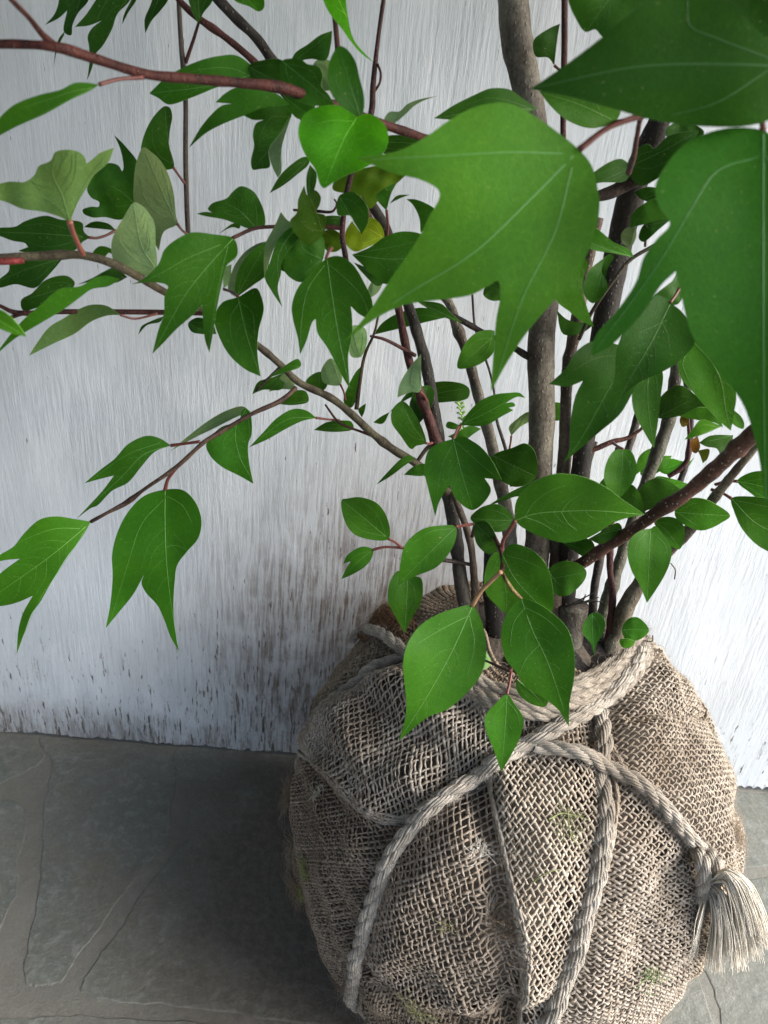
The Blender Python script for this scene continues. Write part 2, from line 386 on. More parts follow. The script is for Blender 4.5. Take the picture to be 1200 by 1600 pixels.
# --- root ball surface: chart = angle from the axis that faces the viewer's side of the ball
_ax = CAM-BC; _ax = _ax/np.linalg.norm(_ax)
_e1 = np.cross([0, 0, 1.], _ax); _e1 /= np.linalg.norm(_e1); _e2 = np.cross(_ax, _e1)
RM = .205
def dir2chart(D):
    g = np.arccos(np.clip(D @ _ax, -1, 1)); x, y = D @ _e1, D @ _e2; s = np.sqrt(x*x+y*y)+1e-9
    return np.column_stack([g*x/s, g*y/s])*RM
def chart2dir(Q):
    Q = Q/RM; g = np.linalg.norm(Q, axis=1)+1e-9
    return np.cos(g)[:, None]*_ax + (np.sin(g)/g)[:, None]*(Q[:, :1]*_e1 + Q[:, 1:2]*_e2)
def px2chart(px):
    out = []
    for d in rays(px):
        o = (CAM-BC)/BR; e = d/BR; A = e @ e; B = o @ e; Cc = o @ o-1; D = B*B-A*Cc
        if D >= 0: P = o + e*((-B-sqrt(D))/A); ext = 0
        else: P = o - e*(B/A); ext = np.linalg.norm(P)-1; P = P/np.linalg.norm(P)
        W = P*BR; W /= np.linalg.norm(W); q = dir2chart(W[None])[0]
        if ext > 0: q = q*(1+ext*1.2/ max(np.linalg.norm(q)/RM, .3))
        out.append(q)
    return np.array(out)
_k = rng.normal(0, 1, (9, 3)); _k /= np.linalg.norm(_k, axis=1)[:, None]; _k *= rng.uniform(4, 11, 9)[:, None]; _ph = rng.uniform(0, 6.28, 9)
GROOVES = []      # (chart polyline, width, depth)
def add_groove(s, wd, dp): GROOVES.append((px2chart(catmull(P2(s), 4)), wd, dp))
R1 = "1000,1020 975,1062 930,1105 870,1140 815,1168 760,1202 700,1243 645,1292 605,1355 580,1430 562,1500 556,1570 556,1640"
R2 = "835,1168 880,1176 930,1192 975,1216 1015,1250 1050,1292 1078,1325 1100,1350"
R3 = "948,1105 944,1160 941,1220 944,1290 935,1360 915,1430 893,1500 862,1560 820,1620 790,1680"
R4 = "640,1028 600,1040 560,1064 520,1096 492,1130 472,1165 456,1200"
add_groove(R1, .016, .008); add_groove(R2, .013, .004); add_groove(R3, .015, .008); add_groove(R4, .013, .006)
add_groove("985,1128 1040,1116 1085,1119 1130,1140 1165,1180", .005, .006)
add_groove("750,1215 754,1280 772,1375 789,1480 798,1600", .008, .006)
add_groove("596,1308 548,1278 503,1220 474,1165", .008, .005)
add_groove("575,1520 640,1570 740,1590 830,1560", .010, .008)
add_groove("1090,1380 1088,1450 1075,1520 1030,1590", .010, .009)
add_groove("505,1240 520,1330 545,1450", .012, .003)
add_groove("680,1060 720,1110 750,1150", .010, .006)
add_groove("860,1215 890,1300 870,1400", .014, .004)
add_groove("990,1290 1010,1380 985,1500", .02, .003)
def surf(Q, lift=0., fine=True):
    D = chart2dir(Q); r = 1/np.sqrt((D*D/(BR*BR)).sum(1))
    r = r*(1 + .0060*np.sin(D @ _k.T + _ph).sum(1))
    for L, wd, dp in GROOVES:
        d = dpoly(Q, L, False); r = r - dp*np.exp(-(d/wd)**2)
        r = r + dp*.25*np.exp(-((d-2*wd)/wd)**2)
    r = r + .0022*np.sin(Q[:, 0]*62+2.2*np.sin(Q[:, 1]*31+1)) * np.sin(Q[:, 1]*24+Q[:, 0]*15)
    r = r + .0012*np.sin(Q[:, 0]*95+2*np.sin(Q[:, 1]*40)) + .001*np.sin(Q[:, 1]*120+3*np.sin(Q[:, 0]*50))
    r = r + lift
    P = BC + D*r[:, None]
    # the ball has settled on the paving
    z = P[:, 2]; P[:, 2] = np.where(z < .03, .004+.026*np.exp((z-.03)/.03), z)
    return P, D

def core():
    nu, nv = 96, 64; th = np.linspace(0, 2*pi, nu, endpoint=False); ph = np.linspace(.02, pi-.02, nv)
    T, Pp = np.meshgrid(th, ph); D = np.column_stack([(np.sin(Pp)*np.cos(T)).ravel(), (np.sin(Pp)*np.sin(T)).ravel(), np.cos(Pp).ravel()])
    V, _ = surf(dir2chart(D), -.0065)
    i = np.arange(nv-1)[:, None]*nu; j = np.arange(nu)[None]; k = (j+1) % nu
    F = np.stack([i+j, i+nu+j, i+nu+k, i+k], -1).reshape(-1, 4)
    return V, F
wrap = mesh('soil_ball', *core(), [M_CORE], root)

def weave_pts(QA, lift, par, s, thick, amp):
    n, m, _ = QA.shape
    P, D = surf(QA.reshape(-1, 2), lift.ravel() if hasattr(lift, 'ravel') else lift)
    P = P + D*(par.ravel()*amp)[:, None]
    P[:, 2] = np.maximum(P[:, 2], .0022)
    return P.reshape(n, m, 3), D.reshape(n, m, 3)

def patch(name, poly_px, ang, s, lift, warp=.35, hem=True, label=None, tint=(1, 1, 1), thick=.215, skew=.28, acc=None, seed=0, wild=None):
    s = s*.9; r = np.random.default_rng(100+seed); poly = px2chart(P2(poly_px)); c = poly.mean(0)
    ext = np.abs(poly-c).max()*1.45; N = int(ext/s)+2; a = radians(ang)
    ss = 3                                                 # samples per crossing
    ks = np.arange(-N, N+1); fine = np.arange(-N*ss, N*ss+1)/ss
    A = Acc(); ca, sa = cos(a), sin(a)
    w1, w2, w3, w4 = r.uniform(0, 6, 4)
    def field(U, Vv):                                      # slow distortion shared by both families keeps the weave together
        X = U*s; Y = Vv*s
        du = warp*s*3*np.sin(X*26+w1+1.3*np.sin(Y*21+w2)); dv = warp*s*3*np.sin(Y*23+w3+1.4*np.sin(X*19+w4))
        return X+du+skew*Y, Y+dv
    for fam in (0, 1):
        off = r.normal(0, .10, (len(ks), 1)) ; j1 = r.normal(0, 1, (len(ks), len(fine)))
        k = np.ones(7)/7; j1 = np.apply_along_axis(lambda q: np.convolve(q, k, 'same'), 1, j1)*.16
        II = ks[:, None]+off+j1; KK = np.broadcast_to(fine[None], II.shape)
        U, Vv = (KK, II) if fam == 0 else (II, KK)
        X, Y = field(U, Vv)
        if wild is not None:
            W = px2chart([wild[:2]])[0]
            wx, wy = c[0]+ca*X-sa*Y, c[1]+sa*X+ca*Y
            g = np.exp(-((wx-W[0])**2+(wy-W[1])**2)/(wild[2]**2))
            X = X + g*s*.7*np.sin(Y*310+fam); Y = Y + g*s*.7*np.sin(X*290+2*fam)
        Q = np.stack([c[0]+ca*X-sa*Y, c[1]+sa*X+ca*Y], -1)
        par = np.cos(pi*(KK+ks[:, None]+fam))
        flat = Q.reshape(-1, 2); ins = inpoly(flat, poly)
        d = np.full(len(flat), 0.); d[ins] = dpoly(flat[ins], poly)
        keep = ins.reshape(II.shape)
        gone = r.random((len(ks), 1)) < .012
        keep = keep & ~gone
        e = np.clip(d/.006, 0, 1).reshape(II.shape); lf = lift*np.sqrt(e*(2-e))
        sel = keep.any(1)
        Q, par, lf, keep = Q[sel], par[sel], lf[sel], keep[sel]
        if not len(Q): continue
        P, D = weave_pts(Q, lf, par, s, thick, s*.20)
        R = s*thick*(1+r.normal(0, .22, (len(Q), 1)))*(1+.22*np.sin(fine*2.1+r.uniform(0, 6, (len(Q), 1)))[:, :])
        R = np.clip(R, s*.13, s*.36)
        V, F = multitube(P, R, 6, D, keep, .72); V, F = compact(V, F); A.add(V, F)
    if hem:                                                # rolled edge: three slightly twisted cords along the outline
        E = catmull(poly, 10, closed=True); E = np.vstack([E, E[:1]])
        L = np.cumsum(np.r_[0, np.linalg.norm(np.diff(E, axis=0), axis=1)]); t = np.arange(0, L[-1], s*.4)
        E = np.column_stack([np.interp(t, L, E[:, 0]), np.interp(t, L, E[:, 1])])
        inn = c-E; inn /= np.linalg.norm(inn, axis=1)[:, None]
        for q in range(4):
            Q = E + inn*(s*(.15+.6*q) + s*.14*np.sin(t/s*1.1+q*2))[:, None]
            P, D = surf(Q, lift*(.35, .75, .95, 1.)[q]); P += D*(s*.16*np.sin(t/s*3.1+q*2.1))[:, None]
            P[:, 2] = np.maximum(P[:, 2], .0022)
            V, F = tube(P, s*.27*(1+.2*np.sin(t*400+q)), 6, cap=False); A.add(V, F)
    # broken fibres standing off the yarn
    nf = int(55*len(ks)/10); Q = c+(r.random((nf*6, 2))-.5)*2*ext; Q = Q[inpoly(Q, poly)][:nf*3]
    P, D = surf(Q, lift); A.add(*hairs(P, D, r))
    PATCHES.append(poly)
    return tag(A.build(name, [M_YARN], root, color=tint), label)

PATCHES = []
def hairs(P, D, r, length=(.004, .013), rad=.00011):
    n = len(P); t = np.linspace(0, 1, 6)
    tan = np.cross(D, r.normal(0, 1, (n, 3))); tan /= np.linalg.norm(tan, axis=1)[:, None]; bi = np.cross(D, tan)
    Ln = r.uniform(*length, n)[:, None, None]; h = r.uniform(.1, .55, n)[:, None, None]; cu = r.normal(0, .7, n)[:, None, None]
    C = P[:, None] + tan[:, None]*Ln*t[None, :, None] + D[:, None]*Ln*h*np.sin(t*2.4)[None, :, None] + bi[:, None]*Ln*cu*(t**2)[None, :, None]
    Rr = np.broadcast_to(rad*(1.15-t)[None], (n, 6)).copy()
    return multitube(C, Rr, 3, np.broadcast_to(D[:, None], C.shape))

def base_weave():
    # the wrap itself: warp and weft running round the whole ball, under the folded pieces
    r = np.random.default_rng(11); A = Acc(); s = .0050
    nth = int(2*pi*.2/s); nth += nth % 2; nph = int(pi*.2/s); ss = 3
    for fam in (0, 1):
        if fam == 0:
            ph = np.linspace(.28, pi-.12, nph)[:, None]+r.normal(0, .002, (nph, 1)); th = np.linspace(0, 2*pi, nth*ss+1)[None]
            T, Pp = np.broadcast_arrays(th, ph); par = np.cos(pi*(np.arange(nth*ss+1)[None]/ss+np.arange(nph)[:, None]))
            tap = np.ones_like(T)
        else:
            th = (np.linspace(0, 2*pi, nth, endpoint=False)+r.normal(0, .003, nth))[:, None]; ph = np.linspace(.28, pi-.12, nph*ss+1)[None]
            T, Pp = np.broadcast_arrays(th, ph); par = np.cos(pi*(np.arange(nph*ss+1)[None]/ss+np.arange(nth)[:, None]+1))
            tap = np.clip(np.sin(Pp)*1.3, .15, 1)
        T = T+.05*np.sin(Pp*7+1)+.02*np.sin(T*9); Pp = Pp+.03*np.sin(T*5)+.01*np.sin(Pp*15)
        D = np.stack([np.sin(Pp)*np.cos(T), np.sin(Pp)*np.sin(T), np.cos(Pp)], -1); Q = dir2chart(D.reshape(-1, 3)).reshape(*T.shape, 2)
        P, D = weave_pts(Q, np.zeros(T.shape), par, s, .23, s*.2); fl = Q.reshape(-1, 2); hid = np.zeros(len(fl), bool)
        for pl in PATCHES:
            q_ = np.where(inpoly(fl, pl))[0]; hid[q_[dpoly(fl[q_], pl) > .007]] = True
        hid = hid.reshape(T.shape)
        R = s*.24*tap*(1+r.normal(0, .2, (len(T), 1)))*np.ones(T.shape)
        V, F = multitube(P, R, 5, D, ~hid, .75); V, F = compact(V, F); A.add(V, F)
    m = 2600; D = r.normal(0, 1, (m, 3)); D /= np.linalg.norm(D, axis=1)[:, None]; D = D[(D[:, 2] > -.7)]
    P, D = surf(dir2chart(D), .001); A.add(*hairs(P, D, r, (.005, .016)))
    return A.build('burlap_wrap', [M_YARN], root, color=(.7, .62, .54))

add_groove("560,1080 620,1130 700,1180", .012, .004); add_groove("520,1130 580,1190 650,1232", .012, -.004); add_groove("620,1070 690,1110 745,1160", .012, -.004)
add_groove("980,1040 1060,1075 1130,1130", .012, -.004); add_groove("1000,1150 1080,1165 1150,1215", .016, -.003); add_groove("860,1230 850,1330 830,1440 825,1560", .014, -.004)
add_groove("700,1300 660,1370 650,1460", .03, -.004)
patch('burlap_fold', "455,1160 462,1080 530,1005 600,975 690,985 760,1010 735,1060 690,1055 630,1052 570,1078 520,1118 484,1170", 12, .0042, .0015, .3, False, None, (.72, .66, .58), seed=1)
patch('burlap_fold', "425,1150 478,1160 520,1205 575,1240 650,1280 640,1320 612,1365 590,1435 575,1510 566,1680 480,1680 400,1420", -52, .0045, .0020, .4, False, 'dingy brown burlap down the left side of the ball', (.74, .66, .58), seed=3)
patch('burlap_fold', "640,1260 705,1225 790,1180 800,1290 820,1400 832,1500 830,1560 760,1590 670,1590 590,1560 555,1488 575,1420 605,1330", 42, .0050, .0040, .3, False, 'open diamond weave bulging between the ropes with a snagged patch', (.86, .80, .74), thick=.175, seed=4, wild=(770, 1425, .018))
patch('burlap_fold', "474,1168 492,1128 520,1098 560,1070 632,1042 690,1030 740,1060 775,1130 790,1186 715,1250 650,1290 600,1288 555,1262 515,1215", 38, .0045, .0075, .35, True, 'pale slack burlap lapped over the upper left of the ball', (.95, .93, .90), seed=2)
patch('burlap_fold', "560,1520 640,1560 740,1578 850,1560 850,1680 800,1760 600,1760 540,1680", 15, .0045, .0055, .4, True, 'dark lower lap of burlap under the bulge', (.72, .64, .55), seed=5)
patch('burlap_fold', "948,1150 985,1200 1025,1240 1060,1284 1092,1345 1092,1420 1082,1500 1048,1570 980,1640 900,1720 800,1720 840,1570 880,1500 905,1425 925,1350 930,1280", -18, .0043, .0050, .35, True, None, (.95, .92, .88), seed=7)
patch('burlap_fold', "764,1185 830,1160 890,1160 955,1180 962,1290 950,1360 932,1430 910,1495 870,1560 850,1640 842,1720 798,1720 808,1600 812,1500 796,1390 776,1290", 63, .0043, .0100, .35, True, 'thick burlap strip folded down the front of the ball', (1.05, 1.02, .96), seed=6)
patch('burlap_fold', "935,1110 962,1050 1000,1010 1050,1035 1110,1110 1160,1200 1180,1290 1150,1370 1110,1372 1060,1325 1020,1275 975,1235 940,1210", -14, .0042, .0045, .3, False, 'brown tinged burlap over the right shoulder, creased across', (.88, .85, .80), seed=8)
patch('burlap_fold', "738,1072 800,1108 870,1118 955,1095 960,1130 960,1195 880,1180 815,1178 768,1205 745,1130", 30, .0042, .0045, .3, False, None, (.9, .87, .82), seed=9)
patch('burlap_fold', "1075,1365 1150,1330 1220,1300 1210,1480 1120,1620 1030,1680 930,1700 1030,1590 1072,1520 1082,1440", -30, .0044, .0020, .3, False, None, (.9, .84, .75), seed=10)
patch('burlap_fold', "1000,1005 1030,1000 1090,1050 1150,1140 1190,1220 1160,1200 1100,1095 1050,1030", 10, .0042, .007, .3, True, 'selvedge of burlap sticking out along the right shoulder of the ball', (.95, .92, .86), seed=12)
patch('burlap_scrap', "560,1000 572,962 590,945 615,955 640,962 655,985 640,1010 600,1005", 20, .0040, .010, .6, False, 'brown torn scrap of burlap standing up behind the left shoulder', (.42, .27, .18), seed=13)
base_weave()

# --- rope: three twisted strands of many yarns
def rope(C, dia, pitch=.045, name='rope', label=None, sd=0, tint=(1, 1, 1)):
    r = np.random.default_rng(500+sd)
    L = np.cumsum(np.r_[0, np.linalg.norm(np.diff(C, axis=0), axis=1)]); t = np.arange(0, L[-1], .0012)
    C = np.column_stack([np.interp(t, L, C[:, i]) for i in range(3)])
    for _ in range(3): C[1:-1] = (C[:-2]+C[1:-1]*2+C[2:])/4
    T, N, B = frames(C); A = Acc()
    for k in range(3):
        a = 2*pi*t/pitch + k*2*pi/3
        S = C + (dia*.215)*(np.cos(a)[:, None]*N + np.sin(a)[:, None]*B)
        Ts, Ns, Bs = frames(S)
        ny = 9
        V, F = tube(S, dia*.25, 8, cap=False); A.add(V, F)
        for y in range(ny):                                # yarns that make up the strand
            b = -2*pi*t/(pitch*.8)*1.0 + y*2*pi/ny + r.uniform(-.2, .2)
            rr = dia*.228*(1+.06*np.sin(t*180+y))
            Y = S + rr[:, None]*(np.cos(b)[:, None]*Ns + np.sin(b)[:, None]*Bs)
            V, F = tube(Y, dia*.078*(1+.2*np.sin(t*300+y*1.7)), 5, cap=False); A.add(V, F)
    n = int(L[-1]*1600); i = r.integers(0, len(C), n); an = r.uniform(0, 6.28, n)
    D = np.cos(an)[:, None]*N[i]+np.sin(an)[:, None]*B[i]
    A.add(*hairs(C[i]+D*dia*.46, D, r, (.003, .011), .00009))
    o = A.build(name, [M_ROPE], root, color=tint)
    if label: o['label'] = label
    return o
def on_ball(s, lift):
    Q = px2chart(catmull(P2(s), 6)); n = len(Q)
    P, D = surf(Q, lift if np.isscalar(lift) else np.interp(np.arange(n), np.linspace(0, n-1, len(lift)), lift)); return P
rope(on_ball(R1, [.012, .014, .016, .014, .012, .011, .011, .010]), .0118, label='pale rope running from the neck down the left of the bulge', sd=1)
rope(on_ball(R3, [.008, .009, .010, .010, .012, .010]), .0125, sd=2)
rope(on_ball(R2, [.016, .018, .014, .013, .014, .012]), .0106, label='pale rope slanting over the upright one to the frayed knot', sd=3)
rope(on_ball(R4, [.008, .008, .008, .006]), .0090, label='thin dull rope over the left shoulder', sd=4)
rope(on_ball("545,995 575,992 600,1002 625,1018 660,1040", [.008, .010, .012, .010]), .0100, sd=5)
# turns of rope round the neck, side by side
for q, (dx, dy, lf) in enumerate([(0, 0, .010), (6, 17, .012), (2, -17, .012), (10, 32, .010), (-2, -30, .007)]):
    s = P2("715,1062 760,1088 820,1105 880,1100 935,1076 975,1040 1000,995")
    s = s + np.array([dx, dy*.8])*np.linspace(.6, 1, len(s))[:, None]
    P, D = surf(px2chart(catmull(s, 6)), lf); rope(P, .0082, .038, sd=10+q, tint=(.86, .83, .79))

# knot and frayed end on the right flank
def knot_path(q):
    c = catmull(np.array(q, float), 6); return atY(c[:, :2], c[:, 2])
Pk = knot_path([(1090, 1332, .352), (1098, 1347, .340), (1099, 1375, .336), (1094, 1402, .338), (1086, 1424, .350)]); rope(Pk, .0105, .04, name='rope_knot', sd=20)
Pk = knot_path([(1108, 1334, .354), (1117, 1349, .342), (1117, 1375, .337), (1109, 1400, .340), (1100, 1420, .352)]); rope(Pk, .0100, .04, name='rope_knot', sd=21)
def tassel():
    r = np.random.default_rng(33); A = Acc(); Y0 = .350
    specs = [("1114,1376 1136,1362 1160,1378 1182,1425 1197,1482", 110, 8), ("1113,1380 1136,1374 1156,1412 1170,1458 1178,1500", 110, 9), ("1112,1384 1128,1398 1140,1440 1148,1480 1150,1512", 90, 9), ("1110,1390 1118,1418 1122,1460 1120,1518", 80, 7), ("1102,1402 1096,1430 1088,1465 1081,1498", 45, 3)]
    for s, n, wd in specs:
        C0 = catmull(P2(s), 7); m = len(C0); t = np.linspace(0, 1, m)
        for k in range(n):
            sp = r.normal(0, 1)*wd; dep = r.normal(0, 1); cut = r.uniform(.78, 1.04)
            wob = np.column_stack([np.sin(t*r.uniform(3, 9)+r.uniform(0, 6)), np.sin(t*r.uniform(3, 9)+r.uniform(0, 6))])*1.8*t[:, None]
            C = C0.copy(); C = C0[0] + (C - C0[0])*cut; C[:, 0] += sp*(.12+t**1.25)+r.normal(0, 2.2)*(1-t); C += wob; C[:, 1] += r.normal(0, 2)
            Yv = Y0 - .012 + dep*.006*(t+.25) - .010*np.sin(t*2.2)
            P = atY(C, Yv); P[:, 2] = np.maximum(P[:, 2], .004)
            V, F = tube(P, .00042*(1.2-.55*t), 4, cap=False); A.add(V, F)
    o = A.build('rope_tassel', [M_TASSEL], root); o['label'] = 'frayed pale end of the rope hanging from the knot'
tassel()
# soil seen down in the neck, and a scorched looking scrap of brown cloth at the back left
def soil_disc():
    C = np.array([.160, .470, .400]); V = [C]; n = 40
    for k in range(3):
        for i in range(n):
            a = 2*pi*i/n; rr = .015+.017*k+.004*sin(5*a+k); V.append(C+np.array([rr*cos(a)*.9, rr*sin(a), .004*sin(3*a+k)-.003*k]))
    F = [(0, 1+i, 1+(i+1) % n) for i in range(n)]
    for k in range(2):
        F += [(1+k*n+i, 1+(k+1)*n+i, 1+(k+1)*n+(i+1) % n, 1+k*n+(i+1) % n) for i in range(n)]
    mesh('soil', V, F, [M_SOIL], root)
soil_disc()
# ------------------------------------------------------------------ stems
def stem(name, pts, colr, mat=None, label=None, knots=True, sd=0, sides=12):
    p = np.array([[float(a) for a in q.split(',')] for q in pts.split()])
    c = catmull(p, 10); P = atY(c[:, :2], c[:, 2])
    d = (P-CAM) @ _f; R = c[:, 3]/2*d/FPX
    r = np.random.default_rng(900+sd); L = np.cumsum(np.r_[0, np.linalg.norm(np.diff(P, axis=0), axis=1)])
    if knots:
        q_ = 1 if R.mean() < .005 else .35; R = R*(1+q_*.05*np.sin(L*160+sd)+q_*.04*np.sin(L*410+2*sd))
        for q in np.arange(r.uniform(.02, .06), L[-1], r.uniform(.05, .08)): R = R*(1+(.16 if R.mean() < .005 else .05)*np.exp(-((L-q)/.0035)**2))
        P = P+np.column_stack([np.sin(L*70+sd), np.cos(L*55+sd), 0*L])*R.mean()*(.12 if R.mean() < .005 else .05)
    V, F = tube(P, R, sides)
    o = mesh(name, V, F, [mat or (M_BARK if R.mean() > .0032 else M_TWIG)], root, color=colr)
    if label: o['label'] = label
    return o
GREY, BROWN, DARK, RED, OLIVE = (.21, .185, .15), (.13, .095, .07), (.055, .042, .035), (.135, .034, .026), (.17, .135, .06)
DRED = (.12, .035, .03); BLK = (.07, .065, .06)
S = stem
S('stem', "797,-60,.55,50 806,50,.545,50 822,130,.54,47 842,300,.53,46 850,430,.52,45 846,560,.51,43 845,700,.50,40 840,830,.49,40 832,960,.48,42 832,1040,.47,46", GREY, label='thick grey brown middle stem', sd=1)
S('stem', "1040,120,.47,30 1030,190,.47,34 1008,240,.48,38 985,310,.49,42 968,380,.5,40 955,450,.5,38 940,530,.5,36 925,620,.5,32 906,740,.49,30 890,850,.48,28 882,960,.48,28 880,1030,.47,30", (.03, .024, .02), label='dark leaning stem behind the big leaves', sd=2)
S('stem', "935,340,.53,16 915,430,.53,17 903,490,.52,20 890,560,.52,19 884,640,.51,18 880,740,.5,22 872,830,.49,25 868,920,.48,26 864,1030,.47,26", BROWN, sd=3)
S('stem', "263,-20,.52,10 300,20,.52,10 350,57,.52,11 400,100,.52,11 480,190,.53,11 560,310,.53,11 605,400,.53,11 622,482,.53,12 632,530,.52,13 643,575,.51,14 656,615,.5,15 668,650,.5,17 684,700,.49,19", DRED, label='reddish slender stem', sd=4)
S('stem', "325,-20,.56,16 367,27,.56,16 400,60,.56,16 427,98,.56,16 500,200,.56,16 560,290,.55,15 605,360,.55,16 635,470,.54,17 650,512,.53,17 664,560,.53,18 674,620,.52,18 686,690,.51,20 700,773,.5,21 713,850,.49,21 726,945,.48,22 738,1030,.47,22", (.06, .052, .045), label='brown stem bowing in from the upper left', sd=5)
S('stem', "690,730,.5,10 715,790,.49,11 736,850,.48,11 743,950,.48,12 752,1030,.47,12", BROWN, sd=6)
S('stem', "670,440,.57,13 700,472,.57,15 714,510,.56,16 730,550,.56,16 742,600,.55,16 752,640,.54,17 768,690,.53,18 783,760,.52,21 795,830,.50,22 803,900,.49,22 806,1030,.47,22", GREY, sd=7)
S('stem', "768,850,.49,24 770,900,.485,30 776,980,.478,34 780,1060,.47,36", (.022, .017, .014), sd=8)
S('stem', "1068,500,.58,15 1060,560,.57,17 1052,610,.57,18 1045,655,.57,21 1030,700,.56,20 1011,750,.55,19 990,810,.53,18 972,868,.51,18 960,905,.5,19 944,955,.49,22 932,1030,.475,24", (.10, .10, .07), label='olive tinged stem curving behind the lower leaves', sd=9)
S('stem', "1205,650,.37,27 1171,685,.38,27 1145,708,.39,26 1106,742,.41,24 1067,775,.42,22 1033,796,.43,21 1002,818,.44,20 967,842,.45,19 937,862,.455,18 912,879,.46,17 885,891,.465,18 850,900,.475,20", (.12, .055, .04), M_SPECK, label='speckled red brown branch arching out to the right', sd=10)
S('stem', "1190,690,.42,10 1150,735,.43,13 1110,785,.45,16 1075,830,.46,18 1030,875,.47,20 998,915,.47,24 978,950,.47,26 966,985,.47,26 956,1015,.465,27 945,1050,.455,29", (.22, .19, .14), sd=11)
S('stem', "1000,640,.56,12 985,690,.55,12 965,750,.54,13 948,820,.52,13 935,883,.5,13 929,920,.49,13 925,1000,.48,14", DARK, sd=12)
S('stem', "965,700,.5,8 958,780,.5,9 953,865,.49,10 953,896,.485,10 957,925,.48,11 956,955,.475,11 951,1000,.47,12", DRED, sd=13)
S('stem', "930,690,.54,7 915,740,.53,9 905,800,.52,9 898,880,.5,10 890,980,.48,12", BROWN, sd=14)
S('stem', "1063,560,.62,10 1080,640,.61,8 1073,722,.60,9 1062,760,.59,10 1070,790,.58,9", DARK, sd=15)
# cut stump
def stump():
    p = [(897, 942, .475, 46), (894, 966, .474, 44), (890, 1000, .47, 40), (880, 1060, .462, 44)]
    c = catmull(np.array(p, float), 5); P = atY(c[:, :2], c[:, 2]); R = c[:, 3]/2*((P-CAM) @ _f)/FPX
    P[0] = P[1]+(P[0]-P[1])*.3; V, F = tube(P, R, 20); V[-2] = V[:20].mean(0)
    o = mesh('cut_stump', V, F, [M_BARK], root, color=(.13, .115, .095)); o['label'] = 'pale sawn off stub of an old stem'
stump()
# branches and twigs
T_ = lambda pts, c, sd=0, label=None: stem('twig', pts, c, M_TWIG, label, False, sd, 8)
B_ = lambda pts, c, sd=0, label=None: stem('branch', pts, c, M_TWIG, label, True, sd, 10)
B_("-30,69,.33,13 30,69,.33,13 90,74,.33,15 150,92,.34,14 230,116,.35,15 300,123,.36,14 380,130,.37,15 440,137,.38,17 520,165,.40,15 600,195,.42,14 655,213,.43,12 720,240,.45,12 850,330,.5,14", RED, 20, 'red branch reaching out to the upper left')
B_("0,-20,.31,8 20,2,.31,8 45,27,.32,9 70,57,.33,10 90,74,.335,10", RED, 21)
B_("-30,404,.37,13 60,400,.38,13 128,399,.39,13 170,410,.395,14 215,432,.41,13 258,456,.43,12 330,490,.45,10 403,540,.48,10 440,571,.485,11 467,597,.49,11 517,622,.49,12 550,648,.49,12 583,678,.49,13 617,704,.49,13 650,724,.49,14 700,770,.49,14", (.15, .125, .075), 22, 'long green brown branch crossing behind the lobed leaves')
B_("-30,412,.365,9 0,409,.365,11 38,407,.37,9", (.40, .06, .06), 23, 'bright red broken twig end')
T_("-30,468,.42,6 0,478,.42,6 23,488,.42,8 100,487,.43,8 257,488,.45,8 330,490,.455,7", DRED, 24)
T_("0,505,.43,5 20,495,.42,6 40,488,.42,7", DRED, 25)
T_("278,-20,.53,7 283,67,.53,8 286,100,.53,9 290,157,.53,8 290,250,.53,8 294,365,.53,8 300,430,.52,8", (.14, .11, .09), 26)
T_("312,30,.52,4 303,60,.525,5 290,98,.53,6", DRED, 27)
T_("602,-20,.47,7 590,67,.47,7 583,133,.46,9 580,177,.45,10 560,235,.44,9 548,275,.44,9 541,305,.44,9 537,335,.44,9 535,370,.44,9 540,402,.44,9 548,470,.46,8", (.10, .035, .035), 28)
T_("590,100,.465,4 595,115,.462,4 593,130,.462,4 586,142,.464,4", DRED, 29)
T_("516,-20,.45,7 522,20,.45,8 527,70,.45,9 530,130,.44,9", DRED, 30)
T_("882,-20,.52,10 882,60,.52,10 880,210,.52,9 884,300,.52,9", DRED, 31)
T_("363,372,.42,6 398,357,.43,6 430,354,.435,6 475,352,.44,7 500,354,.44,8 537,356,.44,8", DRED, 32)
T_("458,328,.45,4 495,330,.45,5 520,330,.44,4 526,318,.44,3 522,311,.44,3", DRED, 33)
B_("142,815,.44,6 170,800,.44,6 197,786,.445,8 225,765,.445,6 275,730,.45,7 320,690,.455,7 345,675,.46,7 395,646,.465,7 440,625,.475,8 462,606,.485,8", (.14, .08, .055), 34, 'reddish twig carrying the lowest left leaves')
T_("440,571,.485,5 400,610,.485,4", BROWN, 35)
B_("675,480,.52,8 705,492,.52,9 750,517,.52,9 802,543,.515,10 822,555,.51,12 850,570,.51,10", DARK, 36)
T_("738,460,.6,4 743,515,.6,4 765,580,.6,4 772,612,.59,4 776,655,.58,5 790,702,.57,6 800,760,.56,6", (.09, .08, .07), 37)
B_("930,308,.46,14 955,300,.46,20 974,290,.46,20 997,279,.455,22 1026,266,.45,22 1047,253,.45,22 1100,220,.44,20", (.09, .055, .045), 38)
T_("1060,362,.47,5 1023,383,.47,6 985,406,.47,6 962,433,.47,6 925,487,.48,6 905,530,.49,6", (.10, .08, .05), 39)
T_("1010,352,.46,4 1008,385,.465,4", (.10, .08, .05), 40)
B_("896,714,.49,7 927,703,.49,8 958,690,.49,8 979,685,.49,6 1000,672,.49,5 1015,655,.49,5", (.22, .075, .06), 41, 'thin red twig behind the drooping leaf')
T_("1100,220,.3,9 1140,205,.29,8 1180,205,.285,8", RED, 42)
T_("1044,745,.5,7 1062,733,.5,8 1073,720,.5,8 1077,694,.5,6 1075,654,.5,5", DRED, 43)
T_("1030,178,.33,9 1005,180,.34,8 995,215,.36,8 990,245,.38,9 982,270,.4,9", RED, 44)
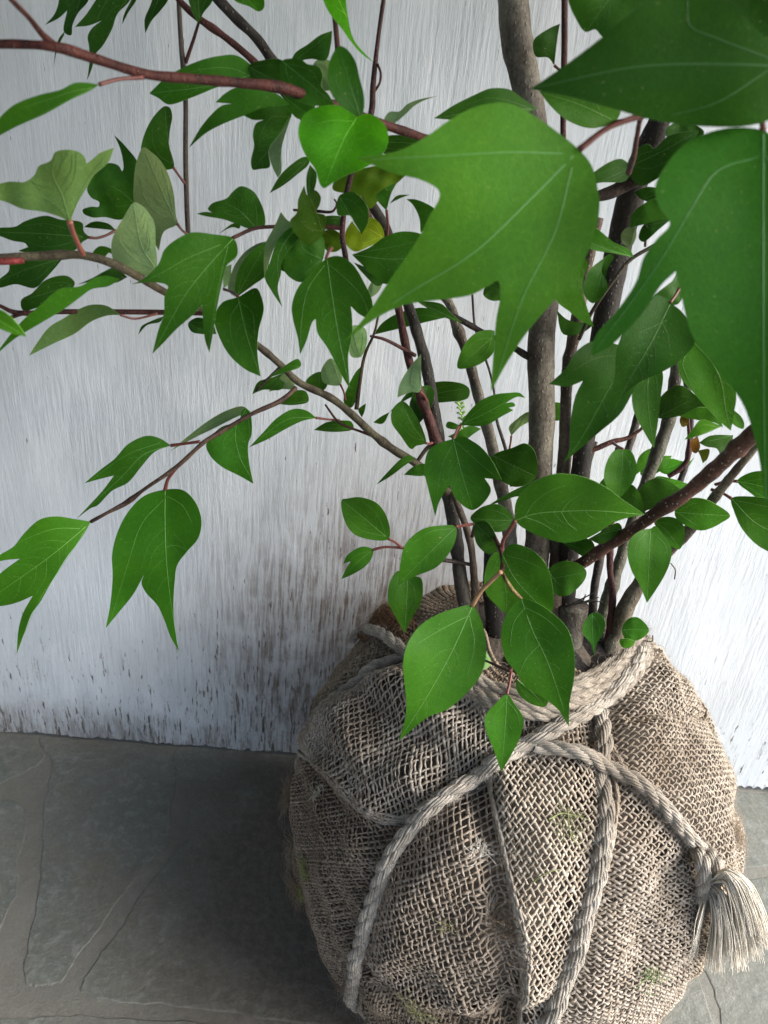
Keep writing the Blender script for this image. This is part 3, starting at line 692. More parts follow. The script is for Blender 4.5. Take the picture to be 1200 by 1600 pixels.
T_("783,862,.37,7 786,880,.365,8 784,892,.36,8", RED, 45)
T_("783,862,.37,8 778,850,.38,7 772,838,.4,6 762,822,.42,6 745,818,.45,6 738,838,.475,6", RED, 46)
T_("628,856,.47,5 650,862,.47,6 672,872,.475,7 700,876,.48,7 735,882,.48,6", (.07, .05, .04), 47)
T_("783,892,.36,6 790,905,.35,6 800,920,.35,6 815,936,.35,5", (.28, .20, .07), 48)
T_("798,1030,.40,5 798,1048,.36,5 780,1042,.38,5 765,1035,.40,4 745,1028,.44,4", RED, 49)
T_("622,482,.5,5 600,470,.5,4 585,520,.5,4 570,555,.51,5 562,600,.51,6 557,640,.505,7", (.14, .10, .05), 50)
T_("650,556,.51,6 630,545,.51,6 600,530,.5,5 578,525,.5,4", DRED, 51)
T_("583,680,.49,4 560,673,.49,4 530,660,.49,4 508,632,.49,3", DRED, 52)
T_("650,724,.49,6 668,700,.49,7 684,690,.49,7", BROWN, 53)
T_("996,996,.49,3 1008,1001,.49,3 1019,1002,.49,2 1020,993,.49,2", (.05, .04, .03), 54)
T_("1048,880,.55,2 1055,890,.55,2 1054,905,.55,2", (.2, .18, .15), 55)
for q in range(6):                                          # dry needles on the stub
    T_(f"{885+q*4},{948-q},.468,2 {905+q*5},{938+q%3},.466,2.4 {930+q*3-(q%2)*18},{925+q*4},.464,1.4", (.06, .06, .045), 60+q)

# ------------------------------------------------------------------ leaves
def auto_corner(P):
    n = len(P); sh = []
    for i in range(n):
        a = P[i-1]-P[i]; b = P[(i+1) % n]-P[i]
        c = (a @ b)/(np.linalg.norm(a)*np.linalg.norm(b)+1e-9); sh.append(c > .30)
    return sh
LEAVES = []
def build_leaves():
    LEAVES.sort(key=lambda q: -q[0]); allm = [M_TOP, M_UND, M_VEIN, M_VEIN_SOFT, M_STALK, M_VEIN_UND]
    def tint(o, cols):
        at = o.data.color_attributes.new('tint', 'FLOAT_COLOR', 'POINT'); at.data.foreach_set('color', np.asarray(cols, dtype=np.float32).ravel())
    for area, name, Vv, Fc, mats, mi, cc, label, stk in LEAVES[:100]:
        o = mesh(name, Vv, Fc, mats, root, midx=mi); tint(o, np.tile((*cc, 1), (len(Vv), 1)))
        if label: o['label'] = label
        if stk: q = mesh('leaf_stalk', stk[0], stk[1], [M_STALK], o); tint(q, np.tile((*stk[2], 1), (len(stk[0]), 1)))
    VV, FF, MI, CC, n = [], [], [], [], 0                     # the smallest ones, past the first hundred
    for area, name, Vv, Fc, mats, mi, cc, label, stk in LEAVES[100:]:
        VV.append(Vv); FF += [tuple(i+n for i in q) for q in Fc]; MI += [allm.index(mats[i]) for i in mi]; CC.append(np.tile((*cc, 1), (len(Vv), 1))); n += len(Vv)
        if stk: VV.append(stk[0]); FF += [tuple(int(i)+n for i in q) for q in stk[1]]; MI += [4]*len(stk[1]); CC.append(np.tile((*stk[2], 1), (len(stk[0]), 1))); n += len(stk[0])
    if VV:
        o = mesh('small_leaves', np.vstack(VV), FF, allm, root, midx=MI); tint(o, np.vstack(CC)); tag(o, kind='stuff')
    print('leaves', len(LEAVES))
NLEAF = 0
def leaf(pts, Y, k=.35, m=0., c=(1, 1, 1), u=0, v=None, st=None, sY=None, sc_=RED, tip=None, fold=.16, name='leaf', label=None, bend=.25, sw=4.5, soft=False):
    """pts: outline, first point = where the stalk meets the blade. Y distance of that point; k tilts the tip towards the viewer, m tilts sideways"""
    global NLEAF; NLEAF += 1; sd = NLEAF; r = random.Random(sd*13)
    O = P2(pts); base = O[0]
    ti = int(np.argmax(np.linalg.norm(O-base, axis=1))) if tip is None else tip
    tp = O[ti]; L = np.linalg.norm(tp-base); ax = (tp-base)/L; nx_ = np.array([-ax[1], ax[0]])
    pp = mpp(base, Y); W = np.abs((O-base) @ nx_).max()+1e-6
    w1, w2 = r.uniform(0, 6), r.uniform(0, 6)
    sg = 1 if not u else -1
    def Yf(Q):
        D = Q-base; t = D @ ax/L; s = D @ nx_/L
        y = -k*t + m*s - sg*fold*np.sqrt(s*s+.0016) + sg*bend*(t-.45)**2*1.0
        y = y + .012*np.sin(t*7+w1+s*4) + .016*np.sin(s*11+w2)*np.abs(s)*2 + .010*np.sin(t*15+w2)*np.abs(s)*3
        return Y + y*L*pp
    C = catmull(O, 6, closed=True, sharp=auto_corner(O))
    dd = np.linalg.norm(np.diff(np.vstack([C, C[:1]]), axis=0), axis=1); C = C[dd > .25]
    h = max(L/15, 3.2); bb0, bb1 = C.min(0), C.max(0)
    gx, gy = np.meshgrid(np.arange(bb0[0], bb1[0], h), np.arange(bb0[1], bb1[1], h*.87)); gx = gx+((np.arange(gx.shape[0]) % 2)*h/2)[:, None]
    G = np.column_stack([gx.ravel(), gy.ravel()]); G = G[inpoly(G, C)]
    if len(G): G = G[dpoly(G, C) > h*.4]
    if v: ML = [catmull(P2(q), 8) if len(P2(q)) > 2 else np.linspace(*P2(q), 12) for q in v.split(';')]
    else: ML = [np.linspace(base, tp, max(int(L/h), 4)*2)]
    for q in ML:
        q = q[inpoly(q, C)]
        if len(q): q = q[dpoly(q, C) > h*.3]
        if len(q):
            keepq = [q[0]]
            for z in q[1:]:
                if np.linalg.norm(z-keepq[-1]) > h*.45: keepq.append(z)
            q = np.array(keepq)
            if len(G) and len(q) > 1: G = G[dpoly(G, q, False) > h*.4]
            G = np.vstack([G, q]) if len(G) else q
    A = np.vstack([C, G]) if len(G) else C; nC = len(C)
    vs, _, fs, *_r2 = delaunay_2d_cdt([Vector(q) for q in A], [(i, (i+1) % nC) for i in range(nC)], [], 1, 1e-4)
    A = np.array([[q.x, q.y] for q in vs]); F = [tuple(q) for q in fs if len(q) == 3]
    if not F: return None
    P = atY(A, Yf(A)); Fa = np.array(F)
    nm = np.cross(P[Fa[:, 1]]-P[Fa[:, 0]], P[Fa[:, 2]]-P[Fa[:, 0]])
    toc = ((CAM-P[Fa[:, 0]])*nm).sum(1) < 0; Fa[toc] = Fa[toc][:, ::-1]; nm[toc] *= -1
    vn = np.zeros_like(P)
    for i in range(3): np.add.at(vn, Fa[:, i], nm)
    vn /= np.linalg.norm(vn, axis=1)[:, None]+1e-12
    th = .00028; n = len(P)
    V = [P, P-vn*th, P, P-vn*th]; Fc = [tuple(q) for q in Fa]; mi = [0]*len(Fa)
    Fc += [(c_+n, b_+n, a_+n) for a_, b_, c_ in Fa]; mi += [1]*len(Fa)
    E = {}
    for a_, b_, c_ in Fa:
        for e in ((a_, b_), (b_, c_), (c_, a_)): E[tuple(sorted(e))] = None if tuple(sorted(e)) in E else e
    for e in E.values():
        if e is not None: Fc.append((e[1]+2*n, e[0]+2*n, e[0]+3*n, e[1]+3*n)); mi.append(2)
    nv = 4*n
    # veins: slim ridges lying on the blade
    def vein(Q, w0, w1_):
        nonlocal nv
        Q = catmull(np.array(Q, float), 8) if len(Q) > 2 else np.linspace(Q[0], Q[-1], 8)
        ok = inpoly(Q, C); 
        if ok.sum() < 3: return
        Q = Q[ok]; cen = atY(Q, Yf(Q)); tt = CAM-cen; tt /= np.linalg.norm(tt, axis=1)[:, None]
        Rr = np.linspace(w0, w1_, len(Q)); T = np.gradient(cen, axis=0); T /= np.linalg.norm(T, axis=1)[:, None]+1e-12
        sd_ = np.cross(T, tt); sd_ /= np.linalg.norm(sd_, axis=1)[:, None]+1e-12
        o = .00014 if not u else .0003
        rows = np.stack([cen+sd_*Rr[:, None]-tt*.0002, cen+sd_*Rr[:, None]*.5+tt*o, cen-sd_*Rr[:, None]*.5+tt*o, cen-sd_*Rr[:, None]-tt*.0002], 1)
        V.append(rows.reshape(-1, 3))
        for i in range(len(Q)-1):
            for j in range(3):
                a_ = nv+i*4+j; Fc.append((a_, a_+1, a_+5, a_+4)); mi.append(2)
        nv += len(Q)*4
    size = L*pp; w = min(.00034, .0030*size+.00008)*(1.5 if soft else 1)
    if v: vl = [P2(q) for q in v.split(';')]
    else:
        bow = nx_*r.uniform(-.04, .04)*L; vl = [np.array([base, base+(tp-base)*.5+bow, tp])]
    mid = vl[0]; vein(mid, w, w*.4)
    if len(vl) > 1:
        for q in vl[1:]: vein(q, w*.62, w*.25)
    elif L > 34:
        for sgn in (1, -1):
            def reach(t, f):
                p0 = base+(tp-base)*t; s_ = 0
                while s_ < W*1.2 and inpoly((p0+nx_*sgn*(s_+2))[None], C)[0]: s_ += 2
                return p0+nx_*sgn*s_*f
            q = [base+(tp-base)*.06, reach(.22, .45), reach(.45, .62), reach(.68, .72)]
            vein(q, w*.55, w*.2)
    if L > 75 and not soft:                                             # finer side veins
        M_ = catmull(mid, 10) if len(mid) > 2 else np.linspace(mid[0], mid[-1], 20)
        for q in range(5):
            t0 = .30+.13*q; i0 = int(t0*(len(M_)-1)); p0 = M_[i0]; dT = M_[min(i0+2, len(M_)-1)]-M_[max(i0-2, 0)]; dT = dT/np.linalg.norm(dT)
            for sgn in (1, -1):
                a_ = sgn*(.85+r.uniform(-.12, .12)); ln = W*(.55+r.uniform(-.1, .15))*(1.15-t0*.7)
                d1 = np.array([dT[0]*cos(a_)-dT[1]*sin(a_), dT[0]*sin(a_)+dT[1]*cos(a_)])
                vein([p0, p0+d1*ln*.55, p0+(d1*.85+dT*.35)*ln], w*.26, w*.12)
    Vv = np.vstack(V); area = abs(np.sum(C[:, 0]*np.roll(C[:, 1], -1)-C[:, 1]*np.roll(C[:, 0], -1)))/2
    if (C.max(0) < 0).any() or C[:, 0].min() > 1200: area = 0
    g = r.uniform(.82, 1.2); cc = tuple(a*g*r.uniform(.95, 1.05) for a in c)
    vm = M_VEIN_SOFT if soft else (M_VEIN_UND if u else M_VEIN); mats = [M_UND, M_TOP, vm] if u else [M_TOP, M_UND, vm]
    stk = None
    if st:
        s = P2(st); s = np.vstack([base, s]); y0 = float(Yf(base[None])[0]); y1 = Y if sY is None else sY
        if len(s) == 2: s = np.array([s[0], (s[0]+s[1])/2+np.array([0, 1.5]), s[1]])
        c_ = catmull(s, 8); L_ = np.cumsum(np.r_[0, np.linalg.norm(np.diff(c_, axis=0), axis=1)]); yy = y0+(y1-y0)*L_/L_[-1]
        Pq = atY(c_, yy); Rq = sw/2*((Pq-CAM) @ _f)/FPX*(1+.25*(2*L_/L_[-1]-1)**2)
        Vs, Fs = tube(Pq, Rq, 7); stk = (Vs, Fs, sc_)
    LEAVES.append((area + (1e6 if label else 0), name, Vv, Fc, mats, mi, cc, label, stk))
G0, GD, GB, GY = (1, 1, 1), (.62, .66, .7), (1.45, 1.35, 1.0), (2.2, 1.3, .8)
Lf = leaf
# near leaves, upper right
Lf("905,234 872,207 840,184 812,168 790,161 765,162 740,168 700,189 665,214 625,235 558,247 612,270 660,282 687,301 670,340 648,382 606,442 574,490 538,534 583,500 630,477 665,471 700,467 735,461 760,449 778,439 782,458 775,500 771,550 767,612 795,562 826,516 870,465 900,430 927,372 937,322 933,290 924,258", .285, .05, .10, (1.8, 1.65, 2.4), tip=18, st="950,200 1000,182 1030,176", sY=.30, sw=9,
   v="905,234 830,310 740,395 620,470 545,530;880,240 800,238 700,243 580,249;893,262 868,360 815,470 772,605", soft=True, label='large close three lobed leaf with its lobes pointing left and down')
Lf("1262,108 1230,170 1180,194 1100,197 1020,187 950,167 890,151 829,139 880,104 915,78 943,56 978,26 1007,4 1055,-22 1110,-8 1155,20 1195,58 1235,90", .27, -.15, .2, (.75, .85, .9), tip=7, soft=True, v="1262,107 1150,101 1000,104 840,136;1220,98 1120,60 1078,40 1074,0;1200,110 1120,160 1050,180", label='largest leaf, entire and blurred, in the top right corner')
Lf("1192,204 1150,199 1110,206 1070,225 1042,256 1024,292 1030,322 1047,350 1028,372 1006,402 994,440 962,488 930,526 924,556 952,542 988,507 1013,477 1033,446 1056,424 1060,440 1077,512 1093,543 1120,577 1142,604 1160,630 1174,667 1186,715 1196,790 1222,700 1262,600 1290,460 1285,330 1240,235", .265, .2, .22, (.85, 1.1, 1.15), tip=27, st="1190,190 1184,186", sY=.285, sw=9,
   v="1192,210 1192,400 1193,600 1196,780;1186,245 1120,268 1078,330 1030,410 930,548;1197,245 1230,300 1260,420", soft=True, label='large close leaf hanging at the right edge with one long side lobe')
Lf("1000,-60 960,-50 890,-40 888,0 899,28 915,50 930,46 943,58 975,45 1020,20 1060,-20", .40, .1, 0, GD, tip=5)
Lf("1050,-60 1180,-40 1240,0 1260,130 1200,140 1140,80 1080,10", .33, .1, 0, GD, tip=3)
Lf("962,190 970,168 955,145 925,132 880,133 843,143 860,165 885,187 920,200 945,197", .40, .2, 0, G0, st="985,186 1005,180", sY=.34, v="962,190 905,163 850,146;940,182 930,160 905,145")
Lf("-30,482 0,484 20,498 42,526 18,521 -5,512 -30,505", .28, .1, 0, GB, tip=3)
# right cluster
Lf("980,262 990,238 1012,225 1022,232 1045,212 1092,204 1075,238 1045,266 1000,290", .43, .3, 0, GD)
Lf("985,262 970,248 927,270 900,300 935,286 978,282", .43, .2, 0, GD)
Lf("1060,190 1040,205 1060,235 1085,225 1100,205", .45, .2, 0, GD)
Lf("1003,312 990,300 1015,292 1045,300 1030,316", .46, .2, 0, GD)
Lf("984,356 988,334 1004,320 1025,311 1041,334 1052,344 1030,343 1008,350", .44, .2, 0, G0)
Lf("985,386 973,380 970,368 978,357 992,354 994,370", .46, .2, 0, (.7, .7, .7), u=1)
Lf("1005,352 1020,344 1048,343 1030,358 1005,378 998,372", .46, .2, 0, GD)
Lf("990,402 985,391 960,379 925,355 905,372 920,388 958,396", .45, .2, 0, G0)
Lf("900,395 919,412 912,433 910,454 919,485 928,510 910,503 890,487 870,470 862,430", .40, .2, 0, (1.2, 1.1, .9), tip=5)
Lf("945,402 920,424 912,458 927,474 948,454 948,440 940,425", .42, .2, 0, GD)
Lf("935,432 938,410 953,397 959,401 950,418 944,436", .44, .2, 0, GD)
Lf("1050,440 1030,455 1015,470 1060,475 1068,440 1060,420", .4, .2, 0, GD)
Lf("985,545 940,533 923,534 900,550 883,577 858,600 886,604 911,595 899,620 891,665 890,700 881,723 911,697 938,674 968,648 985,620 1000,585 1000,555", .385, .2, .15, (.55, .64, .6), tip=12, st="1010,520 1030,500", sY=.40, v="985,550 950,610 905,690 884,718;975,555 930,560 870,597", label='dark leaf with a side lobe drooping over the middle stem')
Lf("1047,473 1027,461 1000,488 975,518 963,550 961,583 955,617 957,645 975,618 1000,597 1035,581 1063,563 1086,533 1068,490", .37, .25, .2, (.52, .62, .6), st="1055,462 1062,450", sY=.38, v="1047,475 1015,540 985,590 959,640;1042,500 1000,520;1035,505 1044,525 1046,545")
Lf("1015,555 1035,580 1033,617 1028,660 1022,701 1005,672 990,640 988,610 996,580", .40, .3, 0, G0, tip=4, v="1015,560 1012,620 1021,698")
Lf("1080,525 1104,540 1133,580 1150,615 1147,645 1142,673 1124,658 1104,637 1083,613 1064,590 1060,565", .385, .3, 0, (1.1, 1.05, .9), tip=5, v="1080,530 1123,585 1134,640 1141,670;1075,545 1067,570 1085,612")
Lf("1027,652 1033,620 1062,602 1092,622 1112,640 1068,649", .43, .2, .1, GD, v="1027,652 1060,635 1090,620")
Lf("1130,668 1120,645 1096,636 1062,651 1088,656 1115,660", .41, .1, 0, G0)
Lf("1128,666 1096,656 1083,670 1070,687 1082,684 1106,676", .40, .2, 0, (1.2, 1.1, .9))
Lf("1146,680 1110,681 1092,692 1104,698 1120,701 1127,713 1141,697", .44, .2, 0, GD)
Lf("1161,670 1144,661 1146,640 1158,651 1163,662", .40, .1, 0, G0)
Lf("1152,752 1166,741 1187,736 1215,740 1252,790 1215,792 1190,783 1172,770", .45, .1, 0, (1.2, 1.25, 1.2), st="1135,752 1118,757", sY=.47, v="1152,752 1190,760 1250,788", label='small light green leaf at the right edge, the upper of two')
Lf("1143,779 1175,776 1210,782 1250,800 1275,850 1250,872 1215,867 1185,853 1160,827 1148,802", .44, .2, 0, (1.15, 1.15, 1), st="1128,770 1112,765", sY=.46, v="1143,779 1185,820 1272,850;1150,782 1190,790 1230,800")
Lf("1054,800 1060,789 1079,779 1097,779 1117,787 1141,806 1127,817 1112,825 1095,829 1075,823 1058,812", .44, .1, .1, (1.1, 1.15, 1), v="1054,800 1090,803 1140,806;1060,802 1075,812 1090,822;1062,798 1080,788 1100,784")
Lf("1000,802 997,770 1012,752 1033,747 1053,757 1066,770 1048,782 1030,793 1012,797", .46, .1, .1, GD, tip=5)
Lf("973,702 985,704 995,728 991,750 980,765 966,778 951,766 944,748 948,723 960,704", .41, .35, 0, G0, st="966,698 958,692", sY=.45, v="973,702 972,730 966,776")
Lf("955,790 985,757 1000,772 1009,803 985,802", .44, .2, 0, G0)
Lf("944,795 935,760 950,745 975,790", .46, .2, 0, GD)
Lf("1000,740 1020,715 1050,712 1040,730 1010,745", .58, 0, 0, (1.3, 1.4, 1.4), u=0)
Lf("990,745 1000,712 1020,700 1035,705 1018,722", .57, 0, 0, (1.4, 1.5, 1.4))
Lf("1030,735 1045,717 1075,722 1085,715 1070,735 1045,742", .6, 0, 0, (1.4, 1.5, 1.5))
Lf("1018,758 1025,745 1050,748 1075,756 1060,770 1035,765", .57, 0, 0, (1.3, 1.4, 1.3))
Lf("805,813 806,785 817,768 838,751 866,741 897,742 925,750 949,763 976,783 1008,804 981,809 957,818 933,833 912,843 883,848 855,842 828,831 812,821", .365, .05, .18, (.95, 1, 1), st="796,828 786,845 784,862", sY=.375, sw=6, v="805,813 835,803 878,799 930,798 1006,804;820,807 835,785 858,768 882,759;820,808 845,817 870,833;878,799 890,783 906,773;877,800 888,818 902,829", label='broad entire leaf lying level across the middle stems')
Lf("1016,826 1003,828 985,842 981,867 987,892 1000,915 1011,942 1028,917 1042,892 1049,870 1048,852 1037,836 1024,822", .43, .35, 0, (1.1, 1.15, 1), v="1016,828 1014,880 1011,938;1010,832 995,850 990,870;1020,832 1038,850 1043,868", label='bright pointed leaf hanging under the arching branch')
Lf("1022,814 1037,808 1056,810 1069,823 1069,842 1062,858 1050,854 1042,843 1030,830", .45, .3, 0, G0, v="1022,814 1042,830 1061,856")
Lf("972,826 966,817 943,829 920,842 938,850 955,842", .45, .1, .1, GD)
Lf("875,846 922,843 930,856 930,868 915,871 893,858", .47, .2, .1, GD)
Lf("856,896 862,885 880,877 902,880 916,892 915,903 904,918 888,930 872,931 858,915", .455, .1, 0, (.85, .9, .9), tip=4, v="858,905 885,900 914,894")
Lf("925,958 937,959 946,973 941,992 932,1007 929,1026 923,1006 910,988 914,970", .44, .3, .1, (.8, 1, 1.3), label='small bluish curled leaf at the foot of the right stems')
Lf("972,982 982,967 997,965 1014,985 1000,999 978,1000", .448, .05, 0, (.8, 1, 1.1), v="972,985 990,983 1013,985")
Lf("968,1000 980,998 993,1002 986,1011 972,1011", .443, .1, 0, (1.3, 1.3, 1.2))
Lf("866,102 856,90 837,88 834,63 857,45 875,37 871,60", .52, .1, 0, GD, tip=5, st="868,104 878,112", sY=.52, sw=4)
Lf("840,170 812,150 797,140 767,138 742,148 708,165 678,185 710,187 760,186 800,183", .43, .2, .1, G0)
# cluster in front of the ball
Lf("738,946 713,950 684,960 657,977 638,1003 630,1035 632,1067 635,1100 632,1128 623,1158 643,1141 670,1120 700,1108 730,1082 750,1057 759,1027 758,992 750,965", .355, .42, .05, (1.05, 1.1, 1), tip=9, st="750,926 765,910 783,893", sY=.355, sc_=(.35, .2, .1), sw=6.5, v="738,947 705,1020 665,1092 625,1154;732,962 692,982 655,1004;733,962 741,1005 731,1055", label='bright entire pointed leaf lying over the neck of the root ball')
Lf("815,936 793,957 783,990 789,1027 806,1050 820,1072 853,1093 873,1110 889,1136 890,1098 897,1060 897,1017 887,983 868,962 842,944", .345, .42, .08, (1.1, 1.15, 1.05), tip=8, v="815,937 832,985 856,1035 888,1132;820,950 803,972 797,1008;822,950 852,966 880,992;842,1008 822,1030 812,1052", label='shining pointed leaf hanging over the rope turns at the neck')
Lf("785,866 800,850 833,861 854,884 863,914 862,955 835,955 805,930 790,905", .365, .35, 0, (1.05, 1.1, 1), tip=5, v="785,867 805,905 845,948;790,868 820,876 850,890")
Lf("780,862 768,868 758,892 759,926 775,945 792,958 815,935 805,900 792,872", .385, .3, 0, G0, tip=5)
Lf("712,823 690,821 660,827 634,850 626,877 622,914 650,900 681,887 700,867 712,843", .39, .3, .1, (1.05, 1.1, 1), st="730,820 745,818", sY=.43, sw=4.5, v="712,824 670,865 624,911;706,826 675,830 645,848")
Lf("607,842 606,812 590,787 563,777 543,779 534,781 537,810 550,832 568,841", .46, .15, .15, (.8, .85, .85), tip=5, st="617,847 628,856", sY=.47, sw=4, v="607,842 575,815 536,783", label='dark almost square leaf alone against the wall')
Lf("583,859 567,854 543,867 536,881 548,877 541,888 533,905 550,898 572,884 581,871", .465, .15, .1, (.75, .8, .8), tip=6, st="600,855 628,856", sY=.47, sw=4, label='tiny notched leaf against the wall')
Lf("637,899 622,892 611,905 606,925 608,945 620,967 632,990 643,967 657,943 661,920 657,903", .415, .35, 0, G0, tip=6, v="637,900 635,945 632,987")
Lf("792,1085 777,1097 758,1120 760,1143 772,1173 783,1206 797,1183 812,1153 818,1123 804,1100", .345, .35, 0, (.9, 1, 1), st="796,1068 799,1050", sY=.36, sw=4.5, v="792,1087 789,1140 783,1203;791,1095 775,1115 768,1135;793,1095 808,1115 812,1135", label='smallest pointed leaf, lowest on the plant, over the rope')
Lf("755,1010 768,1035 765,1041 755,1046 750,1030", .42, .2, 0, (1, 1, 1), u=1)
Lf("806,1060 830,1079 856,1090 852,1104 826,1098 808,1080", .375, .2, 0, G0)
Lf("803,813 793,797 777,788 752,793 735,810 752,824 783,831", .42, .1, .1, GD)
Lf("742,818 760,815 775,837 780,855 765,866 745,850", .40, .3, 0, GD, tip=3)
Lf("708,686 687,692 670,703 663,733 669,763 677,795 680,807 687,783 702,758 713,780 738,797 758,783 767,765 757,747 784,750 767,717 753,700 738,689 723,682", .425, .3, .05, (.7, .75, .75), tip=10, st="716,668 722,662", sY=.46, sw=4, v="708,687 720,735 738,795;708,692 690,730 681,800;714,692 745,720 778,748", label='dark three lobed leaf in front of the two brown stems')
Lf("770,712 800,700 821,693 835,705 838,745 808,761 786,753 762,735", .46, .2, .1, (.65, .7, .7), tip=4)
Lf("763,790 785,776 822,757 850,745 825,775 806,776 783,784", .45, .1, .1, GD, tip=3)
Lf("665,692 660,670 648,647 635,630 627,627 613,640 612,660 626,681 643,702 650,697", .47, .2, .1, (.85, .9, .85), tip=4, v="665,692 645,665 627,629", st="675,692", sY=.485, sw=4)
Lf("656,612 658,580 658,553 638,577 624,602 621,621 642,613", .49, .2, .1, (.95, .95, 1.15), u=1, tip=2, st="662,618 668,630", sY=.5, label='pale upturned leaf underside beside the brown stem')
Lf("668,618 673,600 717,598 733,607 731,622 700,628 680,628", .54, 0, 0, G0)
Lf("668,602 648,612 640,640 655,662 672,640 678,610", .51, .3, 0, GD, tip=3)
Lf("640,612 655,615 640,622 612,640 598,662 583,660 597,650 615,640", .53, .1, 0, G0, tip=4)
Lf("720,664 730,647 750,627 772,617 795,614 812,614 821,622 808,620 790,630 802,629 805,634 795,637 802,641 785,650 757,665", .45, .05, .15, (.85, .9, .9), tip=6, st="714,676 708,686", sY=.46, sw=4, v="720,663 760,645 800,622", label='notched leaf pointing right between the stems')
Lf("722,666 700,659 697,667 712,671", .47, .1, 0, (1, 1, 1))
Lf("735,665 720,672 700,682 722,690 740,678 752,670", .5, .1, 0, G0)
Lf("799,681 795,668 806,656 826,644 829,656 813,667", .56, .1, 0, (.9, .9, .95), u=1, st="798,690 796,702", sY=.56, sw=3)
Lf("843,655 862,630 880,632 880,655", .57, .1, 0, G0)
Lf("772,525 772,517 752,517 735,527 720,550 715,575 736,574 755,566 771,550", .46, .15, .1, (.9, .95, .9), tip=5, v="772,525 745,548 717,573")
Lf("697,496 680,485 655,481 617,492 596,506 584,523 630,512 675,501", .56, .05, 0, (.85, 1, .95), tip=5)
Lf("650,470 690,475 705,490 722,504 697,497 670,483", .46, .1, 0, G0)
Lf("765,440 755,460 770,470 800,462 790,440", .47, .1, 0, GD)
Lf("870,485 888,500 930,505 910,520 880,522", .5, .1, 0, GD)
# left of the middle
Lf("510,404 487,427 467,447 456,477 458,500 465,527 469,554 479,532 488,503 493,498 496,520 510,541 523,565 537,592 547,608 545,583 544,557 550,520 550,494 548,478 560,490 578,500 582,473 568,440 550,412 530,400", .39, .35, .05, (.95, 1, .95), tip=14, st="513,394 518,388", sY=.42, sw=5, v="511,406 520,470 530,530 546,604;507,414 482,450 471,500 470,548;515,414 545,440 566,465 577,495", label='mid green three lobed leaf hanging in the middle of the left half')
Lf("505,405 503,367 462,362 441,385 445,425 470,441 488,426", .43, .2, 0, GD, tip=4, v="505,405 475,390 466,360")
Lf("550,398 577,387 600,371 627,362 660,367 672,385 640,420 603,444 583,430 562,410", .43, .1, .1, (.75, .8, .8), v="552,398 610,405 665,400;556,396 600,388 650,378")
Lf("553,410 575,420 600,440 590,447 565,425", .45, .1, 0, GD)
Lf("585,437 597,440 592,455 580,465 575,452", .52, 0, 0, G0, u=1)
Lf("457,352 447,342 439,331 428,355 415,380 412,400 413,437 419,414 431,382", .43, .2, .1, (1, 1, 1.05), u=1, tip=6)
Lf("462,352 475,358 482,362 462,378 440,410 439,427 434,450 441,480 425,456 414,434 421,412 436,372", .425, .3, .1, (.75, .8, .75), tip=7, v="462,354 435,400 440,475")
Lf("368,464 357,455 362,425 380,396 402,381 417,377 395,392 378,415 370,440", .465, .1, .1, (.9, .9, 1), u=1, tip=5)
Lf("369,465 367,448 376,415 396,390 418,377 420,400 417,428 395,446", .46, .1, .1, (.75, .8, .8), tip=4)
Lf("372,464 400,450 408,463 412,483 404,517 402,550 407,588 383,577 357,553 340,520 335,497 347,473", .42, .3, .08, (.75, .82, .75), tip=6, st="366,458 350,452", sY=.44, sw=4, v="372,465 383,515 405,585", label='dark entire leaf hanging just above the diagonal branch')
Lf("364,372 333,366 300,363 277,373 257,390 247,413 222,437 205,444 240,441 262,447 257,463 256,490 247,517 238,553 254,537 277,513 300,493 316,476 317,500 320,530 327,551 334,512 340,475 348,437 354,415 370,400 371,386", .38, .32, .05, (.9, 1, .85), tip=13, v="364,373 330,410 290,460 241,548;345,382 290,405 255,425 225,440;356,385 345,430 325,545", label='big three lobed leaf with a narrow right lobe, over the long branch')
Lf("400,357 413,353 414,337 405,312 395,298 376,291 363,300 354,310 331,318 325,327 331,332 320,331 307,334 322,338 350,343 372,351 388,357", .44, .15, .15, (.7, .78, .75), tip=12, v="400,356 375,330 350,316;402,352 400,325 393,300", label='dark leaf with a ragged left end')
Lf("342,365 365,349 375,351 374,357 363,355", .5, .1, 0, G0)
Lf("350,420 362,413 358,443 349,450", .48, .1, 0, G0, u=1)
Lf("294,505 310,496 333,508 338,522 315,522 299,518", .46, .1, 0, GD)
Lf("277,350 275,337 271,300 262,270 250,250 237,238 224,231 214,250 209,281 210,320 225,350 248,392 256,362", .45, .15, .15, (.95, .95, .9), u=1, tip=6, st="283,358 292,366", sY=.47, sw=4, v="277,350 258,310 228,240", label='pale green leaf underside, the taller one beside the thin upright twig')
Lf("244,418 226,432 195,423 177,406 174,380 181,360 193,340 209,317 222,322 236,338 242,352 243,380", .42, .1, .12, (1.1, 1.1, 1.15), u=1, tip=7, v="242,418 222,385 209,322;240,420 210,405 185,375", label='palest grey green leaf underside, over the long branch')
Lf("271,262 264,225 266,200 269,182 265,168 257,166 245,176 232,195 221,226 222,242 245,263", .5, .15, .1, (.7, .78, .7), tip=5, st="280,275 289,287", sY=.53, sw=4)
Lf("214,322 218,280 214,252 199,232 189,221 178,211 188,233 193,262 191,268 184,258 169,255 158,264 146,275 136,296 143,309 155,316 154,323 143,323 129,328 131,334 146,340 163,339 190,343", .5, .15, .1, (.6, .68, .62), tip=9, v="212,320 190,300 169,288", label='dark several lobed leaf behind the pale leaf undersides')
